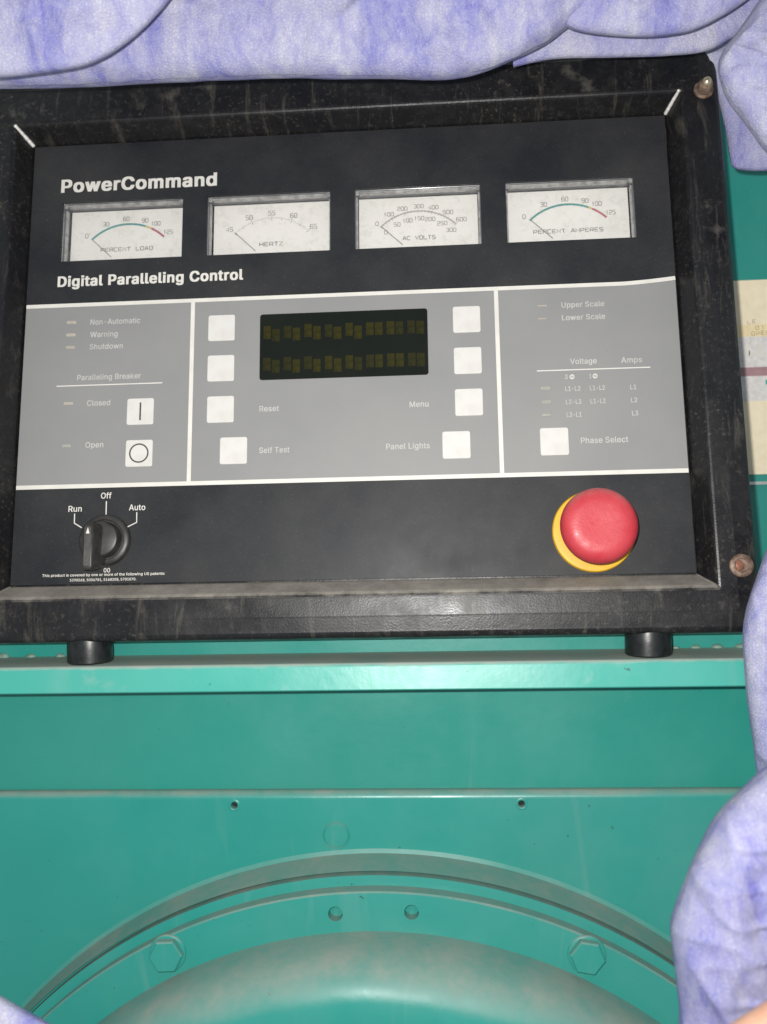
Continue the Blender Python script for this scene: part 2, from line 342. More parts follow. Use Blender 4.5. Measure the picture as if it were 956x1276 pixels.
# ------------------------------------------------------------------ lettering
GLYPH = {   # outlines of a plain grotesque, thousandths of the type size
 ',': (188, ["53 -119 38 -119 48 -56 58 8 68 71 91 71 114 71 137 71 119 8 102 -56 84 -119 69 -119"]),
 '-': (453, ["263 244 337 244 337 226 337 207 337 188 263 188 188 188 114 188 114 207 114 226 114 244 188 244"]),
 '.': (188, ["108 -4 95 -4 83 -4 72 0 63 9 54 18 50 28 50 41 50 54 54 65 63 73 72 82 83 87 95 87 108 87 119 82 128 73 137 65 141 54 141 41 141 28 137 18 128 9 119 0"]),
 '0': (453, ["264 -7 227 -7 189 -7 157 3 130 24 103 45 83 74 69 113 55 152 48 199 48 254 48 309 55 356 69 395 83 434 104 464 130 484 157 505 189 516 227 516 264 516 296 505 323 484 350 464 370 434 384 395 398 356 405 309 405 254 405 199 398 152 384 113 370 74 350 45 323 24 297 3", "202 50 227 50 252 50 273 58 290 74 308 90 321 113 330 144 339 174 344 211 344 254 344 297 339 334 330 365 321 395 308 419 290 435 273 451 252 460 227 460 202 460 180 451 163 435 146 419 132 395 123 365 114 334 109 297 109 254 109 211 114 174 123 144 132 113 146 90 163 74 180 58"]),
 '1': (453, ["181 0 76 0 76 18 76 36 76 55 181 55 286 55 391 55 391 36 391 18 391 0 286 0", "250 509 276 509 276 339 276 170 276 0 255 0 234 0 212 0 212 149 212 299 212 448 211 448 210 448 209 448 168 418 127 388 86 358 86 381 86 404 86 427 123 454 161 481 198 509 224 509"]),
 '2': (453, ["172 0 64 0 64 16 64 32 64 47 121 108 177 168 234 229 254 249 270 267 282 282 295 298 304 313 311 327 317 341 320 356 320 371 320 390 316 405 308 419 299 432 288 442 273 449 259 456 242 460 224 460 204 460 187 456 172 447 158 439 147 428 139 413 131 399 127 382 127 362 107 362 86 362 66 362 66 392 72 419 86 442 100 465 119 483 143 496 167 509 194 516 225 516 255 516 282 509 306 497 329 484 348 467 361 445 374 424 381 399 381 372 381 354 378 335 371 318 364 300 353 280 336 259 319 237 296 211 267 180 229 140 191 100 153 60 153 59 153 58 153 57 231 57 310 57 389 57 389 38 389 19 389 0 281 0"]),
 '3': (453, ["252 -7 218 -7 187 -7 158 -1 133 10 107 21 86 37 70 57 54 78 46 103 44 132 66 132 87 132 109 132 111 114 117 99 126 87 136 75 149 65 165 59 181 53 199 50 219 50 239 50 258 53 275 61 292 68 305 79 315 93 324 107 329 124 329 145 329 163 325 181 316 196 307 212 293 224 275 234 256 243 231 248 201 248 186 248 172 248 157 248 157 265 157 282 157 299 200 349 244 399 288 448 288 450 288 451 288 452 215 452 142 452 70 452 70 471 70 490 70 509 171 509 272 509 372 509 372 493 372 477 372 461 319 400 265 339 211 278 211 282 211 285 211 289 249 293 281 288 308 276 335 263 356 246 371 222 386 199 393 173 393 145 393 115 385 89 370 66 355 43 335 25 309 12 282 0"]),
 '5': (453, ["254 -7 221 -7 191 -7 164 -1 140 11 116 23 97 39 83 60 69 81 61 104 60 130 81 130 101 130 122 130 124 115 129 101 138 89 147 77 159 67 173 60 188 53 204 50 221 50 242 50 260 55 276 64 292 74 305 87 314 104 323 121 328 141 328 162 328 184 323 204 314 221 304 238 291 252 275 262 258 272 239 277 218 277 201 277 184 274 167 268 151 263 138 255 128 246 108 248 88 250 67 253 77 338 86 423 96 509 186 509 276 509 366 509 366 490 366 471 366 452 294 452 222 452 151 452 145 402 139 352 134 301 135 301 135 301 136 301 147 311 161 319 178 325 194 331 211 334 229 334 253 334 274 329 294 321 313 313 331 301 345 285 359 270 371 252 379 231 387 210 391 188 391 163 391 130 384 101 369 76 354 50 334 30 309 15 283 1"]),
 '6': (453, ["258 -7 226 -7 195 -7 167 0 142 15 118 29 98 49 84 74 71 100 64 129 64 162 64 186 69 212 80 239 91 266 110 300 137 340 176 396 214 453 252 509 276 509 299 509 322 509 265 426 208 344 151 261 149 261 147 261 145 261 150 271 157 280 165 288 174 296 184 302 196 307 207 312 221 314 235 314 266 314 293 308 316 295 339 282 357 263 370 240 382 216 389 189 389 157 389 125 382 97 368 73 354 48 334 28 310 14 286 0", "207 48 226 48 246 48 264 53 279 63 294 72 306 85 314 101 323 118 327 136 327 157 327 178 323 197 314 213 306 230 294 242 279 251 264 261 246 265 226 265 207 265 189 261 174 252 159 243 147 230 138 214 129 198 125 179 125 158 125 137 129 118 138 102 147 85 159 72 174 63 189 53"]),
 '7': (453, ["120 0 97 0 172 149 248 299 323 448 323 450 323 451 323 452 236 452 149 452 62 452 62 471 62 490 62 509 172 509 281 509 391 509 391 489 391 469 391 449 315 299 240 150 165 0 142 0"]),
 '8': (453, ["260 -7 226 -7 192 -7 162 -1 136 11 109 24 89 40 74 62 59 83 52 108 52 135 52 157 56 177 65 195 74 213 86 229 101 241 116 253 133 261 153 265 153 265 153 266 153 267 128 273 108 287 93 308 78 329 70 353 70 380 70 406 77 429 90 450 104 470 122 486 146 498 169 510 196 516 226 516 256 516 283 510 306 498 329 486 348 470 361 450 375 429 382 406 382 380 382 353 374 329 359 308 344 287 325 273 300 267 300 266 300 265 300 265 319 261 336 253 351 241 366 229 378 213 387 195 396 177 401 157 401 135 401 108 393 83 378 62 364 40 343 24 317 11 291 -1", "204 49 226 49 249 49 268 53 285 60 301 68 314 78 323 91 332 105 337 121 337 139 337 158 332 174 322 189 313 203 300 214 283 223 266 231 247 235 226 235 205 235 186 231 169 223 152 214 139 203 130 189 120 174 115 158 115 139 115 121 120 105 129 91 138 78 151 68 167 60 184 53", "208 290 226 290 244 290 260 293 274 300 288 307 299 318 307 330 315 343 319 358 319 376 319 393 315 407 308 420 300 433 289 443 275 449 261 456 245 460 226 460 208 460 191 456 177 449 163 443 152 433 145 420 137 407 133 393 133 376 133 358 137 343 145 330 152 318 163 307 178 300 192 293"]),
 '9': (453, ["195 516 226 516 258 516 286 508 310 494 335 480 354 460 368 434 382 409 389 380 389 347 389 323 383 297 373 270 362 243 343 209 315 168 277 112 239 56 200 0 177 0 154 0 130 0 187 83 244 165 301 248 303 248 305 248 307 248 303 238 296 229 287 221 279 213 269 207 257 202 245 197 232 195 218 195 187 195 160 201 137 214 114 227 96 245 83 269 70 292 64 320 64 352 64 384 71 412 85 436 99 461 118 480 143 494 167 508", "246 460 226 460 207 460 189 456 174 446 159 437 147 424 138 407 130 391 125 372 125 352 125 330 130 312 138 295 147 279 159 266 174 257 189 248 207 243 226 243 246 243 263 248 279 257 294 266 306 279 314 295 323 311 327 330 327 350 327 372 323 391 314 407 306 424 294 437 279 446 264 456"]),
 ':': (188, ["108 -4 95 -4 83 -4 72 0 63 9 54 18 50 28 50 41 50 54 54 65 63 73 72 82 83 87 95 87 108 87 119 82 128 73 137 65 141 54 141 41 141 28 137 18 128 9 119 0", "108 271 95 271 83 271 72 275 63 284 54 293 50 304 50 316 50 329 54 340 63 349 72 357 83 362 95 362 108 362 119 357 128 349 137 340 141 329 141 316 141 304 137 293 128 284 119 275"]),
 'A': (480, ["39 0 16 0 78 170 140 339 201 509 226 509 251 509 276 509 338 339 401 170 463 0 440 0 418 0 395 0 359 101 323 202 287 302 281 321 273 344 264 372 255 400 245 435 232 478 236 478 241 478 245 478 233 435 222 399 213 371 204 343 196 320 191 302 155 202 120 101 85 0 62 0", "197 142 110 142 110 161 110 180 110 199 197 199 283 199 370 199 370 180 370 161 370 142 283 142"]),
 'B': (456, ["122 0 60 0 60 170 60 339 60 509 120 509 181 509 241 509 276 509 306 503 329 491 352 479 369 462 381 442 392 422 398 399 398 374 398 352 394 334 387 320 379 306 369 294 356 286 344 277 330 271 315 267 315 265 315 264 315 262 331 261 347 255 363 245 379 235 392 221 402 203 413 185 418 163 418 136 418 111 412 87 400 67 388 46 370 30 344 18 319 6 287 0 247 0 184 0", "125 115 125 57 165 57 205 57 245 57 284 57 313 65 330 80 347 95 355 114 355 137 355 154 351 170 342 184 334 198 321 209 306 218 290 227 271 231 248 231 207 231 166 231 125 231 125 173", "125 341 125 285 162 285 200 285 238 285 257 285 273 289 288 296 303 303 315 313 323 326 332 339 336 355 336 372 336 395 328 414 313 429 297 444 273 452 240 452 202 452 163 452 125 452 125 396"]),
 'C': (510, ["293 -7 267 -7 223 -7 184 4 150 25 116 46 89 76 70 115 50 154 40 201 40 254 40 308 50 354 70 393 89 432 116 462 150 484 184 505 223 516 267 516 293 516 317 512 340 504 363 497 384 486 402 471 420 457 436 439 448 418 460 398 468 374 473 348 451 348 430 348 408 348 404 366 398 381 389 395 381 408 370 419 357 428 345 438 331 444 315 449 300 454 284 456 267 456 236 456 208 448 184 432 159 417 139 394 125 364 111 334 103 297 103 254 103 211 111 175 125 145 140 115 159 92 184 76 209 61 236 53 267 53 284 53 300 55 315 60 331 65 345 71 357 81 370 90 381 101 389 114 398 128 404 143 408 160 430 160 451 160 473 160 469 135 460 111 448 91 436 70 421 52 402 38 384 23 363 12 341 5 318 -3"]),
 'D': (502, ["271 0 219 0 178 0 137 0 96 0 96 19 96 38 96 57 136 57 175 57 215 57 256 57 291 65 318 81 345 97 366 119 379 149 392 179 399 214 399 255 399 296 392 331 379 361 366 390 346 412 320 428 293 444 260 452 221 452 178 452 136 452 93 452 93 471 93 490 93 509 137 509 181 509 225 509 275 509 317 499 353 478 388 458 415 429 433 391 452 353 462 308 462 255 462 202 452 157 433 119 414 81 387 51 351 31 314 10", "103 509 125 509 125 339 125 170 125 0 103 0 82 0 60 0 60 170 60 339 60 509 82 509"]),
 'L': (393, ["160 0 60 0 60 170 60 339 60 509 82 509 103 509 125 509 125 358 125 208 125 57 203 57 282 57 361 57 361 38 361 19 361 0 261 0"]),
 'M': (628, ["81 0 60 0 60 170 60 339 60 509 91 509 121 509 152 509 193 402 235 294 277 187 280 180 284 170 287 159 291 148 295 136 299 123 303 110 307 97 311 84 315 71 319 59 322 49 317 49 312 49 307 49 310 59 314 70 318 83 322 95 326 108 330 121 334 134 338 147 342 158 346 170 349 179 352 187 394 294 435 402 476 509 507 509 537 509 568 509 568 339 568 170 568 0 547 0 525 0 504 0 504 97 504 194 504 291 504 302 504 314 504 327 505 340 505 354 505 369 505 383 506 398 506 413 506 428 507 443 507 457 509 457 511 457 513 457 508 441 503 426 498 409 492 393 487 378 482 363 477 348 472 334 467 322 463 309 459 299 456 291 418 194 380 97 342 0 323 0 305 0 286 0 248 97 209 194 170 291 167 299 163 309 159 321 155 333 150 346 145 361 140 376 135 391 129 408 124 424 118 441 112 457 114 457 117 457 119 457 119 444 120 431 120 416 120 401 121 387 121 372 121 357 121 342 122 328 122 315 122 302 122 291 122 194 122 97 122 0 101 0"]),
 'N': (523, ["82 0 60 0 60 170 60 339 60 509 85 509 111 509 136 509 205 400 274 291 343 183 349 174 355 164 363 151 370 138 379 123 388 107 396 90 405 73 414 55 411 55 408 54 405 54 403 72 401 90 401 108 400 126 399 142 399 157 399 172 399 185 399 195 399 300 399 404 399 509 420 509 442 509 463 509 463 339 463 170 463 0 438 0 412 0 387 0 325 97 264 193 202 290 194 303 186 316 177 331 169 345 159 362 148 381 137 400 123 424 108 452 111 453 115 453 119 454 120 428 121 405 122 384 123 362 124 344 124 328 125 312 125 300 125 291 125 194 125 97 125 0 103 0"]),
 'O': (533, ["311 -7 267 -7 223 -7 184 4 150 25 116 46 90 76 70 115 50 154 40 201 40 254 40 308 50 354 70 393 90 432 116 462 150 484 184 505 223 516 267 516 311 516 350 505 384 484 418 462 444 432 464 393 483 354 493 308 493 254 493 201 483 154 464 115 444 76 418 46 384 25 350 4", "236 53 267 53 297 53 325 61 349 76 374 91 394 114 408 144 423 174 430 211 430 254 430 298 423 335 408 365 394 395 374 417 349 433 325 448 297 456 267 456 236 456 209 448 184 433 159 417 140 394 125 364 111 334 103 297 103 254 103 211 111 174 125 144 140 114 159 92 184 76 209 61"]),
 'P': (445, ["82 0 60 0 60 170 60 339 60 509 118 509 177 509 235 509 274 509 307 502 332 487 358 473 377 454 390 430 402 405 409 378 409 348 409 317 402 290 390 265 377 241 358 222 332 207 307 193 274 186 235 186 193 186 151 186 109 186 109 205 109 224 109 242 150 242 191 242 233 242 259 242 281 247 297 256 313 265 325 278 333 294 341 310 344 328 344 348 344 368 341 386 333 402 325 417 313 430 297 439 280 448 259 452 232 452 196 452 160 452 125 452 125 301 125 151 125 0 103 0"]),
 'R': (449, ["82 0 60 0 60 170 60 339 60 509 119 509 177 509 236 509 275 509 307 502 333 489 359 475 378 457 390 433 403 410 409 382 409 352 409 321 403 295 390 271 378 248 359 230 333 217 307 204 275 198 236 198 189 198 143 198 96 198 96 217 96 236 96 255 142 255 188 255 234 255 260 255 281 259 298 267 314 275 326 286 334 300 341 315 345 332 345 352 345 372 341 390 334 405 326 420 314 431 298 440 281 448 259 452 233 452 197 452 161 452 125 452 125 301 125 151 125 0 103 0", "378 0 353 0 312 76 271 153 230 229 254 229 279 229 303 229 344 153 386 76 428 0 403 0"]),
 'S': (447, ["263 -9 224 -9 187 -9 155 -3 128 9 100 21 79 38 64 60 49 82 40 107 38 137 60 137 82 137 104 137 106 117 112 101 123 88 134 75 149 65 166 59 184 52 203 49 224 49 247 49 268 53 286 60 304 68 319 78 329 92 340 105 346 121 346 139 346 155 341 169 332 179 323 189 311 198 296 205 281 211 264 217 245 222 224 228 204 234 184 239 142 251 109 268 86 289 63 311 52 339 52 372 52 401 60 426 75 448 90 469 111 486 138 498 164 510 194 516 227 516 261 516 290 510 316 498 342 486 362 469 377 449 392 428 400 404 401 378 380 378 358 378 337 378 335 403 323 423 302 437 281 451 256 459 225 459 203 459 184 455 167 448 151 441 138 431 129 418 120 406 115 391 115 376 115 358 120 344 131 334 142 323 154 314 169 308 184 302 199 297 212 293 230 289 247 284 264 279 279 275 295 270 312 264 328 257 344 248 359 238 373 227 385 214 395 198 404 181 408 162 408 139 408 111 401 86 386 64 372 41 351 24 323 11 296 -2"]),
 'T': (449, ["85 452 32 452 32 471 32 490 32 509 160 509 288 509 417 509 417 490 417 471 417 452 363 452 310 452 257 452 257 301 257 151 257 0 235 0 214 0 193 0 193 151 193 301 193 452 139 452"]),
 'U': (517, ["299 -8 259 -8 219 -8 184 0 154 15 124 31 101 53 85 80 68 107 60 138 60 173 60 285 60 397 60 509 81 509 103 509 124 509 124 399 124 288 124 178 124 154 130 132 141 113 152 94 167 79 187 68 207 57 231 52 259 52 287 52 311 57 331 68 351 79 366 94 377 113 387 132 393 154 393 178 393 288 393 399 393 509 414 509 436 509 457 509 457 397 457 285 457 173 457 138 449 107 433 80 416 53 393 31 363 15 334 0"]),
 'V': (480, ["229 0 204 0 141 170 79 339 16 509 39 509 62 509 84 509 120 408 156 307 192 206 198 189 206 166 215 137 224 109 235 73 248 31 243 31 239 31 235 31 247 74 258 110 267 138 276 166 284 189 290 206 325 307 360 408 395 509 417 509 440 509 463 509 401 339 340 170 278 0 253 0"]),
 'W': (686, ["180 0 155 0 109 170 63 339 16 509 38 509 60 509 82 509 109 404 136 300 163 196 168 179 172 163 175 145 179 128 183 111 187 94 190 76 194 58 197 40 194 40 192 40 189 40 193 58 196 76 200 94 203 111 207 128 211 145 215 163 220 179 224 196 251 300 279 404 306 509 331 509 355 509 380 509 407 404 434 300 462 196 466 179 470 163 474 145 478 128 482 111 486 94 490 76 494 58 497 40 494 40 491 40 488 40 492 58 495 76 499 94 502 111 506 128 510 145 515 163 519 179 523 196 550 300 576 404 603 509 625 509 647 509 670 509 623 339 577 170 530 0 505 0 480 0 455 0 426 108 397 215 368 323 362 344 357 367 351 391 346 416 341 444 336 475 341 475 345 475 350 475 345 445 340 419 335 395 330 371 324 347 318 323 289 215 260 108 230 0 205 0"]),
 'a': (389, ["182 -9 160 -9 136 -9 114 -4 94 5 75 14 59 27 48 45 36 62 30 83 30 108 30 130 35 147 43 161 52 175 63 185 78 193 92 201 108 207 125 211 143 215 160 218 178 220 201 223 219 225 234 227 248 228 258 231 265 235 272 239 276 245 276 255 276 255 276 256 276 257 276 272 273 286 267 297 261 308 252 316 240 322 228 328 213 331 196 331 178 331 162 328 149 322 136 317 126 309 118 301 110 292 104 283 100 274 80 280 61 285 41 291 50 314 62 332 79 346 95 360 113 369 133 375 153 381 173 384 194 384 208 384 223 383 239 379 255 376 271 370 286 360 301 351 313 338 322 320 332 303 337 280 337 251 337 168 337 84 337 0 317 0 297 0 277 0 277 17 277 35 277 52 275 52 274 52 272 52 268 43 261 34 252 25 243 15 230 7 215 1 200 -5", "155 45 170 45 193 45 212 50 228 59 243 68 255 79 263 93 271 107 276 122 276 138 276 155 276 173 276 190 273 187 268 184 259 182 251 180 242 178 231 176 221 174 210 172 200 171 190 170 182 169 175 168 161 166 147 163 134 159 121 154 111 148 103 139 96 131 92 119 92 105 92 92 95 81 102 72 109 63 118 57 130 52 142 48"]),
 'b': (424, ["261 -8 229 -8 206 -8 187 -4 172 4 158 12 146 21 138 31 129 42 123 51 118 59 116 59 114 59 112 59 112 39 112 20 112 0 92 0 72 0 53 0 53 170 53 339 53 509 73 509 93 509 114 509 114 446 114 382 114 319 115 319 117 319 118 319 123 327 129 336 137 346 145 356 157 365 171 373 186 381 205 384 229 384 261 384 289 376 313 361 337 345 356 322 370 293 383 263 390 229 390 189 390 149 383 114 370 84 356 55 337 32 313 16 289 0", "197 47 220 47 244 47 263 53 279 66 295 78 308 95 316 117 324 138 328 162 328 189 328 216 324 240 316 261 308 282 296 299 280 311 264 324 244 330 220 330 197 330 177 324 161 312 145 300 133 284 125 263 117 242 113 217 113 189 113 161 117 136 125 115 133 94 146 77 162 65 178 53"]),
 'c': (396, ["226 -8 207 -8 173 -8 143 0 117 16 91 33 71 56 56 85 41 114 34 149 34 187 34 227 41 262 56 291 71 321 91 343 117 360 143 376 173 384 207 384 226 384 243 382 260 377 276 372 292 365 305 356 319 347 330 335 340 322 350 309 357 294 362 277 342 272 322 267 303 262 300 272 296 281 290 289 285 297 278 305 270 311 262 317 253 322 242 325 232 328 220 330 207 330 182 330 161 323 145 310 129 297 116 280 108 258 100 237 96 213 96 187 96 162 100 139 108 117 116 96 129 79 145 66 161 53 182 46 207 46 220 46 232 48 243 52 253 55 263 60 271 66 279 72 286 80 292 89 297 97 301 107 304 117 324 112 343 107 363 102 358 85 351 70 341 56 332 43 320 31 306 21 293 12 277 4 261 -1 244 -6"]),
 'd': (424, ["219 -8 195 -8 164 -8 136 0 111 16 87 32 68 55 55 84 41 114 34 149 34 189 34 229 41 263 55 293 69 322 88 345 112 361 136 376 164 384 196 384 219 384 238 381 253 373 268 365 279 356 287 346 296 336 302 327 306 319 308 319 309 319 311 319 311 382 311 446 311 509 331 509 351 509 372 509 372 339 372 170 372 0 352 0 332 0 313 0 313 20 313 39 313 59 311 59 309 59 307 59 302 51 295 42 287 31 278 21 267 12 252 4 238 -4", "181 47 205 47 227 47 247 53 263 65 279 77 291 94 299 115 308 136 312 161 312 189 312 217 308 242 300 263 292 284 279 300 263 312 247 324 228 330 205 330 181 330 161 324 145 311 129 299 116 282 108 261 100 240 96 216 96 189 96 162 100 138 109 117 117 95 129 78 145 66 161 53"]),
 'e': (404, ["238 -8 212 -8 175 -8 143 0 117 16 90 33 70 56 56 85 41 114 34 148 34 187 34 226 41 260 55 290 69 319 89 343 115 359 141 376 171 384 205 384 226 384 246 381 266 374 285 367 303 356 319 341 335 326 348 306 357 282 366 258 371 228 371 194 371 186 371 178 371 169 272 169 174 169 75 169 75 187 75 204 75 221 163 221 250 221 338 221 329 215 319 208 310 202 310 227 306 249 298 269 290 288 278 303 263 314 247 325 228 330 205 330 182 330 163 325 146 313 130 302 118 288 109 270 100 251 96 232 96 211 96 200 96 189 96 178 96 150 101 126 110 106 120 87 134 72 151 61 168 51 189 46 212 46 228 46 241 48 254 53 266 57 277 64 285 73 294 82 301 93 306 105 325 101 345 96 365 91 359 71 349 54 335 39 321 24 303 13 283 4 262 -4"]),
 'f': (254, ["154 379 228 379 228 362 228 344 228 327 154 327 80 327 6 327 6 344 6 362 6 379 80 379", "101 0 81 0 81 144 81 288 81 432 81 453 86 471 96 486 106 500 119 511 135 519 152 526 169 530 187 530 201 530 213 529 222 527 232 525 238 523 243 521 238 503 233 486 227 468 224 470 220 471 215 472 210 473 203 474 195 474 176 474 163 469 154 460 146 451 142 437 142 419 142 279 142 140 142 0 121 0"]),
 'g': (425, ["238 -151 207 -151 179 -151 155 -147 134 -140 113 -132 96 -123 82 -110 69 -98 58 -84 51 -69 67 -60 84 -50 101 -41 107 -49 113 -57 122 -66 130 -75 141 -82 154 -88 168 -94 186 -97 207 -97 238 -97 263 -90 282 -75 302 -60 311 -37 311 -6 311 19 311 44 311 68 310 68 308 68 306 68 301 60 295 51 287 41 278 32 267 23 252 16 238 8 219 5 195 5 164 5 137 12 113 27 88 41 69 62 55 90 41 118 34 152 34 191 34 230 41 264 55 293 69 322 88 345 112 361 137 376 165 384 196 384 220 384 239 381 253 373 268 365 280 356 288 346 297 336 303 327 308 319 309 319 311 319 313 319 313 339 313 359 313 379 333 379 353 379 372 379 372 250 372 121 372 -9 372 -42 365 -69 350 -90 335 -111 316 -126 291 -136 266 -146", "181 59 205 59 228 59 248 64 264 75 280 86 292 101 300 121 308 141 312 165 312 193 312 220 308 243 300 264 292 284 280 301 264 312 248 324 228 330 205 330 181 330 161 324 145 312 129 299 117 283 109 262 100 242 96 219 96 193 96 166 100 143 109 123 117 103 129 87 145 76 162 65"]),
 'h': (410, ["114 249 114 227 114 151 114 76 114 0 93 0 73 0 53 0 53 170 53 339 53 509 73 509 93 509 114 509 114 435 114 361 114 287 110 287 106 287 102 287 114 322 131 347 152 362 174 377 199 384 227 384 253 384 276 379 295 369 315 358 330 342 341 321 352 299 357 273 357 240 357 160 357 80 357 0 337 0 316 0 296 0 296 78 296 157 296 235 296 265 288 288 273 304 258 321 237 329 210 329 192 329 175 325 161 317 146 309 135 298 126 283 118 267"]),
 'i': (167, ["73 0 53 0 53 126 53 253 53 379 73 379 93 379 114 379 114 253 114 126 114 0 93 0", "95 443 84 443 72 443 62 447 54 455 45 462 41 472 41 483 41 494 45 504 54 512 62 520 72 524 84 524 95 524 106 520 114 512 122 504 126 494 126 483 126 472 122 462 114 455 106 447"]),
 'k': (381, ["132 158 110 137 110 162 110 187 110 212 113 212 117 212 121 212 175 268 230 323 284 379 310 379 335 379 360 379 301 319 243 259 184 199 182 199 179 199 177 199 155 178", "73 0 53 0 53 170 53 339 53 509 73 509 93 509 114 509 114 339 114 170 114 0 93 0", "320 0 294 0 245 62 197 124 148 186 162 200 177 214 191 229 252 152 312 76 372 0 346 0"]),
 'l': (189, ["147 -2 139 -2 110 -2 88 5 74 20 60 35 53 57 53 84 53 226 53 367 53 509 73 509 93 509 114 509 114 372 114 235 114 99 114 81 116 69 120 62 125 55 133 52 146 52 152 52 157 52 160 53 164 53 167 54 170 54 173 37 177 20 181 3 175 1 169 0 162 -1 154 -2"]),
 'm': (610, ["73 0 53 0 53 126 53 253 53 379 72 379 92 379 112 379 112 351 112 323 112 295 111 295 109 295 108 295 113 316 121 332 132 346 144 359 157 369 172 376 187 383 203 386 219 386 247 386 270 378 287 361 305 344 316 322 321 295 318 295 315 295 312 295 317 313 325 329 337 343 349 357 364 367 381 375 398 382 416 386 437 386 459 386 479 381 497 372 515 362 530 348 541 328 551 309 557 285 557 255 557 170 557 85 557 0 536 0 516 0 496 0 496 85 496 169 496 254 496 281 488 301 473 313 457 325 439 330 419 330 402 330 387 327 374 320 362 313 352 303 345 290 339 278 335 263 335 247 335 165 335 82 335 0 315 0 295 0 274 0 274 87 274 173 274 260 274 281 267 298 253 311 239 324 221 330 199 330 185 330 171 327 158 320 144 313 134 303 126 289 118 276 114 258 114 238 114 159 114 79 114 0 93 0"]),
 'n': (410, ["114 249 114 227 114 151 114 76 114 0 93 0 73 0 53 0 53 126 53 253 53 379 72 379 92 379 112 379 112 349 112 318 112 287 109 287 106 287 102 287 114 322 131 347 152 362 174 377 199 384 227 384 253 384 276 379 295 369 314 358 330 342 341 321 352 299 357 273 357 240 357 160 357 80 357 0 337 0 316 0 296 0 296 78 296 157 296 235 296 265 288 288 273 304 258 321 237 329 210 329 192 329 175 325 161 317 146 309 135 298 126 283 118 267"]),
 'o': (415, ["242 -8 207 -8 173 -8 143 0 117 16 91 33 71 56 56 85 41 114 34 149 34 187 34 227 41 262 56 291 71 321 91 343 117 360 143 376 173 384 207 384 242 384 273 376 299 360 325 343 345 321 359 291 374 262 381 227 381 187 381 149 374 114 359 85 345 56 325 33 299 16 273 0", "182 46 207 46 233 46 254 53 270 66 287 79 299 96 307 117 315 139 319 162 319 187 319 213 315 236 307 258 299 280 287 297 270 310 254 323 233 330 207 330 182 330 161 323 145 310 129 297 116 280 108 258 100 237 96 213 96 187 96 162 100 139 108 117 116 96 129 79 145 66 161 53"]),
 'p': (424, ["73 -143 53 -143 53 31 53 205 53 379 72 379 92 379 112 379 112 359 112 339 112 319 114 319 116 319 118 319 123 327 129 336 137 346 145 356 157 365 171 373 186 381 205 384 229 384 261 384 289 376 313 361 337 345 356 322 370 293 383 263 390 229 390 189 390 149 383 114 370 84 356 55 337 32 313 16 289 0 261 -8 229 -8 206 -8 187 -4 173 4 158 12 146 21 138 31 130 42 123 51 118 59 117 59 115 59 114 59 114 -8 114 -76 114 -143 93 -143", "197 47 220 47 244 47 263 53 279 66 295 78 308 95 316 117 324 138 328 162 328 189 328 216 324 240 316 261 308 282 296 299 280 311 264 324 244 330 220 330 197 330 177 324 161 312 145 300 133 284 125 263 117 242 113 217 113 189 113 161 117 136 125 115 133 94 146 77 162 65 178 53"]),
 'r': (259, ["73 0 53 0 53 126 53 253 53 379 72 379 92 379 112 379 112 360 112 340 112 321 113 321 114 321 115 321 122 340 135 355 152 367 170 379 190 385 213 385 218 385 223 385 229 384 235 384 240 384 243 384 243 363 243 343 243 322 242 323 237 323 230 324 223 325 215 326 207 326 189 326 173 322 159 315 145 307 134 297 126 284 118 270 114 255 114 237 114 158 114 79 114 0 93 0"]),
 's': (365, ["211 -8 182 -8 156 -8 133 -4 112 3 92 11 75 23 62 38 49 53 40 72 36 94 55 98 74 102 94 107 99 86 109 70 124 60 139 50 158 45 181 45 208 45 229 51 244 62 260 74 268 87 268 103 268 116 263 127 254 136 245 144 231 151 212 155 191 160 170 165 149 170 115 178 89 191 72 208 55 225 47 247 47 274 47 296 53 315 65 332 77 348 94 361 115 370 136 380 160 384 187 384 213 384 235 380 254 372 272 365 287 353 299 339 310 325 319 309 324 290 305 286 287 281 268 277 263 292 255 304 243 316 230 327 212 333 187 333 165 333 146 327 131 317 116 306 109 293 109 277 109 263 114 252 124 243 134 235 150 228 172 223 191 218 210 214 229 209 264 201 290 188 306 171 323 154 331 133 331 107 331 84 325 64 312 47 300 30 282 16 260 6 237 -3"]),
 't': (227, ["138 379 204 379 204 362 204 344 204 327 138 327 72 327 6 327 6 344 6 362 6 379 72 379", "65 345 65 471 85 471 106 471 126 471 126 347 126 222 126 98 126 81 129 69 136 61 143 54 154 50 170 50 174 50 179 50 185 51 191 52 197 53 202 54 206 36 209 19 213 2 207 0 200 -2 192 -3 184 -4 176 -4 168 -4 136 -4 110 4 92 21 74 38 65 62 65 93 65 219"]),
 'u': (410, ["211 -5 182 -5 157 -5 134 0 115 11 95 21 80 37 69 59 58 80 53 107 53 139 53 219 53 299 53 379 73 379 93 379 114 379 114 301 114 222 114 144 114 114 121 91 137 75 152 58 173 50 200 50 218 50 235 54 249 62 264 70 275 81 283 97 292 112 296 131 296 153 296 228 296 304 296 379 316 379 337 379 357 379 357 253 357 126 357 0 337 0 318 0 298 0 298 31 298 61 298 92 301 92 304 92 307 92 295 57 279 32 257 17 235 2"]),
 'v': (389, ["184 0 163 0 114 126 66 253 17 379 40 379 62 379 84 379 111 305 138 230 165 155 174 132 181 110 187 87 193 64 199 42 206 21 198 21 191 21 184 21 191 42 197 64 203 87 209 110 216 132 224 155 251 230 278 305 305 379 327 379 349 379 371 379 323 253 275 126 226 0 205 0"]),
